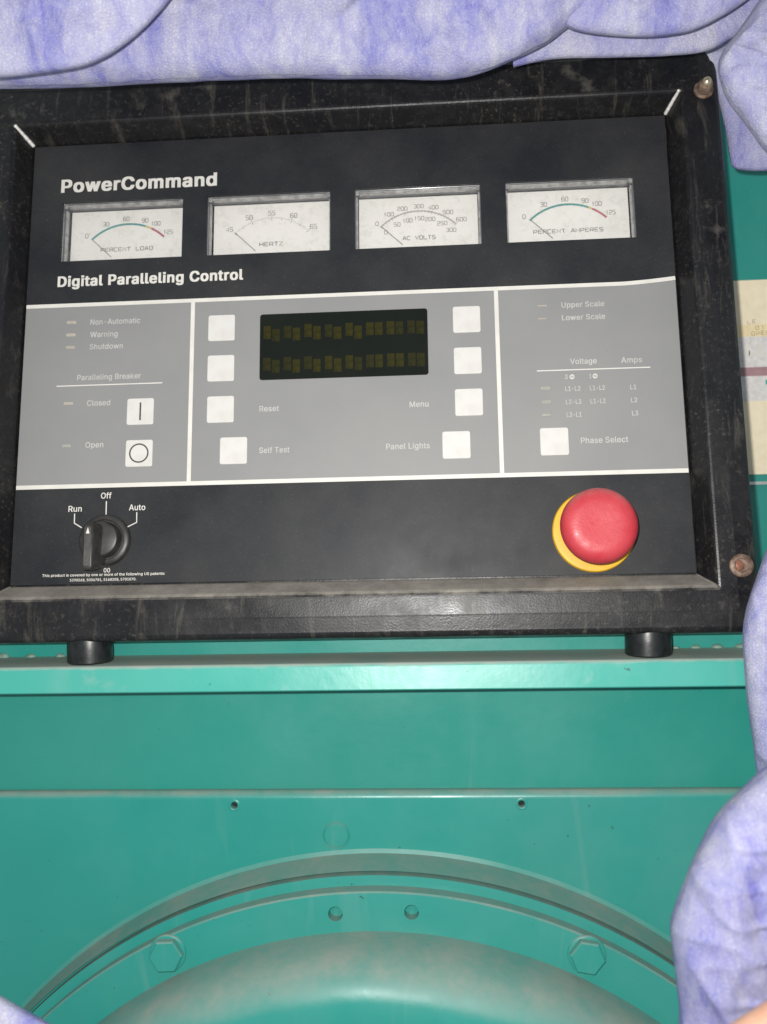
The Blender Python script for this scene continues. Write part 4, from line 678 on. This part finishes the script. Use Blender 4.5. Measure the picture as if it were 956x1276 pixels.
# meters
def arc(c, a0, a1, r, n=40): return [(c[0] + r * math.sin(a0 + (a1 - a0) * i / n), c[1] + r * math.cos(a0 + (a1 - a0) * i / n)) for i in range(n + 1)]
ZD = -10.0
MET = ['percent load meter with a teal, yellow and red arc', 'hertz meter with a ticked grey scale', 'AC volts meter with two rows of numbers', 'percent amperes meter with a teal and red arc']
PY = 75.4; R0 = 28.2; A0 = -math.atan2(20, 95.3 - PY); A1 = math.atan2(20, 95.3 - PY)
for gi, c in enumerate(GC):
    g = empty('meter'); g.parent = pan; tag(g, MET[gi])
    # open-fronted case: inner walls and back
    i0, i1, j0, j1 = c - GW + .3, c + GW - .3, GY0 + .3, GY1 - .3
    mb = MB()
    Ls = [[(x, y, z) for x, y in rrect(i0 - e, i1 + e, j0 - e, j1 + e, .8, 4)] for e, z in ((1.2, -1.6), (0, -1.6), (0, ZD - 1.2), (1.2, ZD - 1.2), (1.2, -1.6))]
    mb.loops(Ls, True); mb.build('case', 'case', g)
    # clear acrylic edge strip along the top and sides, inside the window
    for bb in ((i0 + 1.9, i1 - 1.9, j1 - .9, j1 - .02, -5.6, -2.6), (i0 + .02, i0 + .8, j0, j1 - 2.2, -6.8, -4.4), (i1 - .8, i1 - .02, j0, j1 - 2.2, -6.8, -4.4)):
        MB().box(*bb).build('acrylic_edge', 'acrylic', g)
    for e0 in (i0 + .05, i1 - 1.8): MB().box(e0, e0 + 1.75, j1 - 2.0, j1 - .05, -2.7, -1.9).build('clip', 'acrylic', g)
    MB().box(c - 31.6, c + 31.6, GY0 + .6, GY1 - .7, ZD - 1.0, ZD).build('dial', 'dial', g)
    MB().box(i0 + .1, i1 - .1, j0 + .1, j1 - .1, -1.5, -1.2).build('window_pane', 'glass', g)
    P = (c, PY); zp = ZD + .12
    ink = MB()
    if gi in (0, 3):
        e1 = .44 if gi == 0 else .50
        MB().ribbon(arc(P, A0, A1 * e1, R0), 1.15, zp).build('scale_arc', 'teal_s', g)
        MB().ribbon(arc(P, A1 * e1, A1 * .60, R0), 1.15, zp).build('scale_arc', 'yellow_s', g)
        MB().ribbon(arc(P, A1 * .60, A1, R0), 1.15, zp).build('scale_arc', 'red_s', g)
        for t, dx, dy in (('0', -22.9, 97.6), ('30', -12.4, 104.0), ('60', -1.2, 106.6), ('90', 9.3, 105.2), ('100', 15.2, 103.2), ('125', 22.2, 98.0)):
            instrument(ink, t, c + dx, dy, 1.5 + 1.75 * (len(t) - 1), 2.3, .34, zp + .1)
        if gi == 0: instrument(ink, 'PERCENT LOAD', c - .4, 89.1, 28.6, 2.0, .42, zp + .1)
        else: instrument(ink, 'PERCENT AMPERES', c - .2, 88.7, 36.0, 2.0, .42, zp + .1)
        tk = MB()
        for i in range(13):
            a = A0 + (A1 - A0) * i / 12
            tk.ribbon([(c + r * math.sin(a), PY + r * math.cos(a)) for r in (R0 - 1.0, R0 + .6)], .12, zp + .05)
        tk.build('scale_tick', 'scale_ink', g)
    elif gi == 1:
        tk = MB()
        for i in range(41):
            a = A0 + (A1 - A0) * i / 40; l = 1.5 if i % 10 == 0 else (1.1 if i % 5 == 0 else .55)
            tk.ribbon([(c + r * math.sin(a), PY + r * math.cos(a)) for r in (R0 - l, R0 + (.9 if i % 10 == 0 else .3))], .30 if i % 5 == 0 else .24, zp)
        tk.build('scale_tick', 'scale_ink', g)
        for t, dx, dy in (('45', -23.0, 97.7), ('50', -12.4, 104.1), ('55', -.1, 106.2), ('60', 11.9, 104.2), ('65', 22.6, 97.4)):
            instrument(ink, t, c + dx, dy, 3.6, 2.4, .36, zp + .1)
        instrument(ink, 'HERTZ', c - .2, 88.4, 12.6, 2.1, .46, zp + .1)
    else:
        MB().ribbon(arc(P, A0, A1, R0), .75, zp).build('scale_arc', 'scale_pale', g)
        tk = MB()
        for i in range(25):
            a = A0 + (A1 - A0) * i / 24; l = 1.4 if i % 4 == 0 else .8
            tk.ribbon([(c + r * math.sin(a), PY + r * math.cos(a)) for r in (R0 - l, R0 + l * .8)], .24, zp + .05)
        tk.build('scale_tick', 'scale_pale', g)
        for t, dx, dy in (('0', -22.0, 97.3), ('100', -15.7, 102.4), ('200', -8.4, 105.3), ('300', .4, 106.3), ('400', 8.2, 105.3), ('500', 15.9, 102.2), ('600', 22.9, 97.8),
                          ('0', -17.3, 92.2), ('50', -11.3, 96.4), ('100', -5.7, 98.4), ('150', .5, 99.4), ('200', 6.3, 98.7), ('250', 12.7, 96.0), ('300', 17.3, 92.0)):
            instrument(ink, t, c + dx, dy, 1.5 + 1.85 * (len(t) - 1), 2.1, .32, zp + .1)
        instrument(ink, 'AC VOLTS', c + .3, 88.4, 17.2, 2.0, .42, zp + .1)
    ink.build('lettering', 'scale_ink' if gi != 2 else 'scale_ink', g)
    d = MB(); a = A0 * .995
    p0 = (c + (R0 - .4) * math.sin(a), PY + (R0 - .4) * math.cos(a)); p1 = (c + 6 * math.sin(a), PY + 6 * math.cos(a) )
    p1 = (c + 12 * math.sin(a), PY + 12 * math.cos(a) + .4)
    d.ribbon([p0, p1], .34, ZD + 1.3); d.ribbon([p0, p1], .34, ZD + 1.1); d.build('needle', 'needle', g)

# selector knob
kx, ky = -139.2, -72.0
kb = empty('selector_knob'); kb.parent = pan; tag(kb, 'black selector knob with lever turned to Run')
MB().lathe_z(kx, ky, [(13.0, .05), (13.1, 1.2), (12.8, 2.6), (12.2, 3.2), (10.4, 3.4), (10.0, 2.6), (9.2, 2.6), (8.9, 6.5), (8.4, 8.2), (7.6, 8.6)]).build('base', 'knob', kb, 40)
lx = -141.4
def lever_out(w0, w1, yt, yb, n=9):
    p = [(lx - w1, yb + 1.2), (lx - w1 * .7, yb + .3), (lx, yb), (lx + w1 * .7, yb + .3), (lx + w1, yb + 1.2)]
    for i in range(n + 1):
        a = math.pi * i / n; p.append((lx + w0 * math.cos(a), yt - w0 * .9 + w0 * .9 * math.sin(a)))
    return p
L = []
for k, (w0, w1, yt, yb, z) in enumerate(((4.4, 3.6, -63.6, -85.5, 2.7), (3.9, 3.3, -64.0, -87.0, 7.0), (3.1, 2.9, -64.8, -88.2, 12.0), (2.7, 2.7, -65.4, -88.6, 16.4), (2.5, 2.5, -65.8, -88.4, 17.6), (1.9, 2.0, -66.4, -87.8, 18.2))):
    L.append([(x, y, z) for x, y in lever_out(w0, w1, yt, yb)])
MB().loops(L, True, True, True).build('lever', 'knob', kb, 42)
MB().slab([(x * .78 + lx * .22, y * .93 - 77.5 * .07) for x, y in lever_out(2.0, 2.1, -66.6, -87.6)], 18.1, 18.4, .12).build('lever_face', 'knob_face', kb)
MB().add([(lx - .9, -71.0, 18.5), (lx + .9, -71.0, 18.5), (lx, -68.0, 18.5)], [(0, 1, 2)]).build('pointer', 'white', kb)

# emergency stop
es = empty('emergency_stop'); es.parent = pan; tag(es, 'red mushroom stop button on a yellow ring')
ex, ey = 102.6, -72.7
MB().lathe_z(ex, ey, [(19.9, .05), (19.9, 1.6), (19.4, 2.2), (17.5, 2.4), (12, 2.4)], 72).build('ring', 'yellow', es, 40)
MB().lathe_z(ex, ey, [(10.5, 2.0), (10.5, 14)], 40).build('stem', 'knob', es)
MB().lathe_z(ex, ey, [(9, 12.5), (16.2, 13.2), (17.6, 14.6), (18.0, 17), (17.7, 19.4), (16.9, 21.4), (15.4, 23.0), (13.6, 23.9), (11.4, 24.3), (9, 24.35), (5, 24.2), (2, 24.1), (.3, 24.1)], 72).build('button_head', 'red', es)

# fixings at the frame's right corners and the rubber feet
bx, by = inv12 = (167.2, 151.2)
st = MB().lathe_z(bx, by, [(4.9, 12.02), (4.9, 12.6), (4.1, 12.9), (3.6, 13.1), (3.5, 17.6), (3.0, 18.2)], 26).build('corner_bolt', 'rust', pan, 40)
MB().lathe_z(bx, by, [(2.6, 18.0), (2.5, 19.6), (1.9, 20.6), (.9, 21.3), (.2, 21.4)], 18).build('tip', 'brass', st)
bx, by = 167.6, -92.0
sb = MB().lathe_z(bx, by, [(5.5, 12.02), (5.4, 12.9), (4.9, 13.3), (3.4, 13.4), (3.0, 12.9), (.2, 12.6)], 30).build('corner_bolt', 'rust', pan, 40)
MB().slab([(bx - 2.2 + .4 * math.cos(a) + 3.0 * max(0, math.cos(a)), by + 2.6 * math.sin(a)) for a in [2 * math.pi * i / 20 for i in range(20)]], 12.6, 13.4, .3).build('slot_fill', 'copper', sb)
Pinv = Matrix.Rotation(math.radians(90) - TILT, 4, 'X').inverted()
for fx, r in ((-145.9, 11.0), (126.0, 10.9)):
    mb = MB(); nn = 48
    L = []
    for rr, z in ((r * .93, LZ + .05), (r, LZ + .8), (r, LZ + 6), (r * .985, -119), (r * .95, -117.5)):
        L.append([(fx + rr * math.cos(2 * math.pi * j / nn), -19.6 + rr * math.sin(2 * math.pi * j / nn), z) for j in range(nn)])
    mb.loops(L, True, True, True, True); o = mb.build('rubber_foot', 'rubber', pan, 40); o.data.transform(Pinv)

# ================================================================== the blue cloth bunched round the panel
cov = empty('protective_cover', (.05, -.04, .14))
tag(cov, 'pale blue violet fibrous cloth cover bunched around the top and right of the panel', 'cloth cover')
def spline(P, n):
    P = [Vector(p) for p in P]; out = []
    m = len(P) - 1
    for i in range(n):
        t = i / (n - 1) * m; k = min(int(t), m - 1); f = t - k
        p0, p1, p2, p3 = P[max(k - 1, 0)], P[k], P[k + 1], P[min(k + 2, m)]
        out.append(.5 * ((2 * p1) + (p2 - p0) * f + (2 * p0 - 5 * p1 + 4 * p2 - p3) * f * f + (3 * p1 - p0 - 3 * p2 + p3) * f ** 3))
    return out
def fold(sil, Y, out, L, bulge, seed, amp=2.2, wl=26, back=26, drop=16, nu=170, nv=110, tilt=0.0, ang=0.0, edge=.30):
    """a rolled fold of cloth: sil is the edge that shows, Y its depth; from there it swells towards the viewer and runs outwards"""
    S = spline([Vector((x, y, 0)) for x, y in sil], nu); rows = []
    ox, oy = out; q = math.hypot(ox, oy); ox /= q; oy /= q
    for i, s in enumerate(S):
        u = i / (nu - 1); row = []
        a = S[max(i - 1, 0)]; b = S[min(i + 1, nu - 1)]; t = (b - a).normalized(); nx, ny = -t.y, t.x
        if nx * ox + ny * oy < 0: nx, ny = -nx, -ny
        nx, ny = nx * .45 + ox * .55, ny * .45 + oy * .55
        for j in range(nv):
            v = j / (nv - 1)
            if v < .2:
                k = 1 - v / .2; e = back * (1 - math.cos(k * math.pi / 2)); d = -drop * math.sin(k * math.pi / 2)
            else:
                k = (v - .2) / .8; e = L * k ** 1.7
                d = bulge * (1 - (1 - min(1, k * 1.9)) ** 2) ** .5 - bulge * .35 * max(0, k - .6) + tilt * k
            p = at(s.x + nx * e, s.y + ny * e, Y - d); row.append(p)
        rows.append(row)
    # wrinkles along the local normal
    def nrm(i, j):
        a = rows[min(i + 1, nu - 1)][j] - rows[max(i - 1, 0)][j]; b = rows[i][min(j + 1, nv - 1)] - rows[i][max(j - 1, 0)]
        n = a.cross(b); n.normalize()
        return n if n.y < 0 or j < nv * .2 else -n
    new = []
    for i in range(nu):
        for j in range(nv):
            p = rows[i][j]; v = j / (nv - 1)
            q = Vector((p.x / wl + seed * 7.3, p.y / wl, p.z / wl - seed * 3.1))
            ca, sa = math.cos(ang), math.sin(ang); q = Vector((q.x * ca - q.z * sa, q.y, q.x * sa + q.z * ca))
            wv = Vector((noise.noise(q * .5), noise.noise(q * .5 + Vector((9, 4, 2))), noise.noise(q * .5 + Vector((3, 8, 5))))) * 1.3
            r1 = 1 - abs(noise.noise(Vector((q.x * 1.5 + q.z * .7 + wv.x * .8, q.y * .6, q.z * .32 - q.x * .2 + wv.z * .6)))) * 2.4
            r2 = 1 - abs(noise.noise(Vector((q.x * 2.2 - q.z * 1.6 + wv.y, q.y, q.z * 1.3 + wv.x)))) * 2.4
            cr = max(0, 1 - abs(noise.noise(Vector((q.x * .9 - q.z * 1.1 + wv.z * .7 + 5, q.y * .7, q.z * .55 + q.x * .5 + wv.y * .5)))) * 4) ** 1.3
            c2 = max(0, 1 - abs(noise.noise(Vector((q.x * 2.3 + q.z * 1.9 + wv.x, q.y, q.z * 1.1 - q.x * .8 + wv.y + 11)))) * 5)
            h = 1.15 * amp * (.95 * cr + .30 * c2 + .62 * r1 + .30 * r2 + .5 * noise.noise(q * 1.4)) + .35 * amp * noise.noise(q * 4.5)
            k = min(1, abs(v - .2) / edge); k = .05 + .95 * k * k * (3 - 2 * k)
            n = nrm(i, j)
            if n.y > 0: n = -n
            new.append(p + n * (h * k))
    mb = MB(); mb.add(new, [(i * nv + j, (i + 1) * nv + j, (i + 1) * nv + j + 1, i * nv + j + 1) for i in range(nu - 1) for j in range(nv - 1)], True)
    o = mb.build('cloth_fold', 'cloth', cov); o.data.transform(Matrix.Translation(-Vector(cov.location))); return o
fold([(-40, 112), (40, 111), (110, 109), (221, 103), (350, 98), (420, 99), (480, 99), (540, 100), (572, 98), (606, 90), (640, 76), (677, 58), (712, 33), (745, 15), (800, -14), (840, -40)], -34, (-.1, -1), 420, 30, 1, 3.4, 38, drop=14, ang=.5)
fold([(-60, 99), (0, 97), (40, 93), (90, 86), (120, 77), (150, 60), (180, 35), (205, 8), (228, -22), (250, -60)], -84, (-.6, -1), 380, 12, 2, 1.6, 36, drop=4, back=8)
fold([(640, 84), (690, 74), (760, 72), (828, 70), (880, 64), (912, 48), (960, 26), (1010, 10)], -16, (0, -1), 300, 12, 3, 1.5, 24, drop=8)
fold([(690, 22), (715, 38), (760, 45), (800, 47), (840, 44), (868, 37), (900, 21), (930, 1), (955, -20)], -44, (0, -1), 330, 14, 4, 1.8, 30, drop=6, back=10)
fold([(985, -60), (950, -5), (922, 36), (906, 56), (896, 74), (895, 90), (899, 108), (908, 128), (925, 150), (945, 178), (965, 200), (1000, 226)], -36, (1, -.45), 340, 24, 5, 2.4, 26, drop=10)
fold([(850, 30), (880, 84), (893, 120), (903, 160), (909, 195), (914, 209), (935, 213), (975, 213), (1040, 216)], 26, (.8, -1), 130, 8, 6, 1.4, 24, drop=8)
fold([(990, 620), (968, 660), (956, 682), (943, 717), (933, 745), (927, 773), (925, 800), (927, 830), (929, 860), (933, 890), (938, 925), (942, 955), (948, 1000), (955, 1050)], -48, (1, 0), 150, 24, 7, 2.6, 34, drop=14, ang=1.2, edge=.4)
fold([(1010, 915), (985, 932), (956, 951), (925, 980), (900, 1005), (885, 1025), (872, 1050), (858, 1080), (846, 1110), (837, 1136), (834, 1156), (838, 1190), (843, 1230), (846, 1262), (842, 1300), (838, 1340)], -104, (1, .15), 330, 36, 8, 4.2, 44, drop=16, ang=1.75, edge=.42)
fold([(-70, 1200), (-30, 1223), (0, 1240), (25, 1254), (50, 1268), (70, 1280), (110, 1305), (150, 1330)], -120, (-.7, 1), 150, 14, 9, 1.2, 30, drop=8, back=12)

# ================================================================== the hand at the lower right corner
def tube(mb, pts, rad, nn=14):
    P = [Vector(p) for p in pts]; L = []
    for i, p in enumerate(P):
        d = (P[min(i + 1, len(P) - 1)] - P[max(i - 1, 0)]).normalized()
        u = d.cross(Vector((.2, .9, .3))).normalized(); v = d.cross(u)
        L.append([tuple(p + (u * math.cos(2 * math.pi * j / nn) + v * math.sin(2 * math.pi * j / nn)) * rad[i]) for j in range(nn)])
    mb.loops(L, True, True, True, True)
def digit(mb, a, dirs, lens, r0):
    pts = []; rad = []; p = Vector(a); r = r0
    for k, (d, l) in enumerate(zip(dirs, lens)):
        d = Vector(d).normalized()
        for t in (0, .35, .7): pts.append(p + d * l * t); rad.append(r * (1.0 if t != .35 else .94) * (1 - .08 * t))
        p = p + d * l; r *= .9
    pts.append(p); rad.append(r * .93); pts.append(p + d * r * .5); rad.append(r * .72); pts.append(p + d * r * .8); rad.append(r * .35)
    tube(mb, pts, rad)
HY = -172
K = at(1000, 1219, HY)             # knuckle of the forefinger, just beyond the picture
hm = MB()
fdir = (at(885, 1296, HY) - at(1000, 1219, HY)).normalized(); perp = Vector((fdir.z, 0, -fdir.x)) * (1 if fdir.z * 0 - fdir.x * 1 < 0 else -1)
if perp.z > 0: perp = -perp
back_ = -fdir
for k, (ln, r) in enumerate(((1.0, 9.6), (1.08, 9.8), (1.02, 9.2), (.82, 8.2))):
    a = K + perp * (9.5 + k * 18.5) + Vector((0, -1.5 * k, 0)) - fdir * (0 if k < 2 else 4 * (k - 1))
    digit(hm, a - fdir * 6, [fdir, fdir + Vector((0, .55, -.15)), fdir * .35 + Vector((0, 1, -.1))], [44 * ln, 25 * ln, 21 * ln], r)
for k in range(5):
    a = K + perp * (10 + k * 14) - fdir * 2
    tube(hm, [a, a - fdir * 25, a - fdir * 55, a - fdir * 82 + perp * (30 - 14 * k) * .35], [10.5, 13, 14, 13])
wr = K + perp * 38 - fdir * 85
tube(hm, [wr + fdir * 20, wr, wr - fdir * 40, wr - fdir * 110], [24, 23, 23, 27], 20)
digit(hm, K + perp * 16 - fdir * 60 + Vector((0, 6, 0)), [fdir * .7 + perp * .1 + Vector((0, .7, 0)), fdir + perp * .25 + Vector((0, .2, 0)), fdir + perp * .4], [30, 28, 22], 11)
hand = hm.build('person', 'skin', None)
md = hand.modifiers.new('remesh', 'REMESH'); md.mode = 'VOXEL'; md.voxel_size = .0016; md.use_smooth_shade = True
ms = hand.modifiers.new('smooth', 'SMOOTH'); ms.iterations = 8; ms.factor = .5
dg = bpy.context.evaluated_depsgraph_get(); dg.update()
me = bpy.data.meshes.new_from_object(hand.evaluated_get(dg)); hand.modifiers.clear(); hand.data = me
tag(hand, 'bare hand reaching in at the lower right corner beside the blue cloth', 'person')
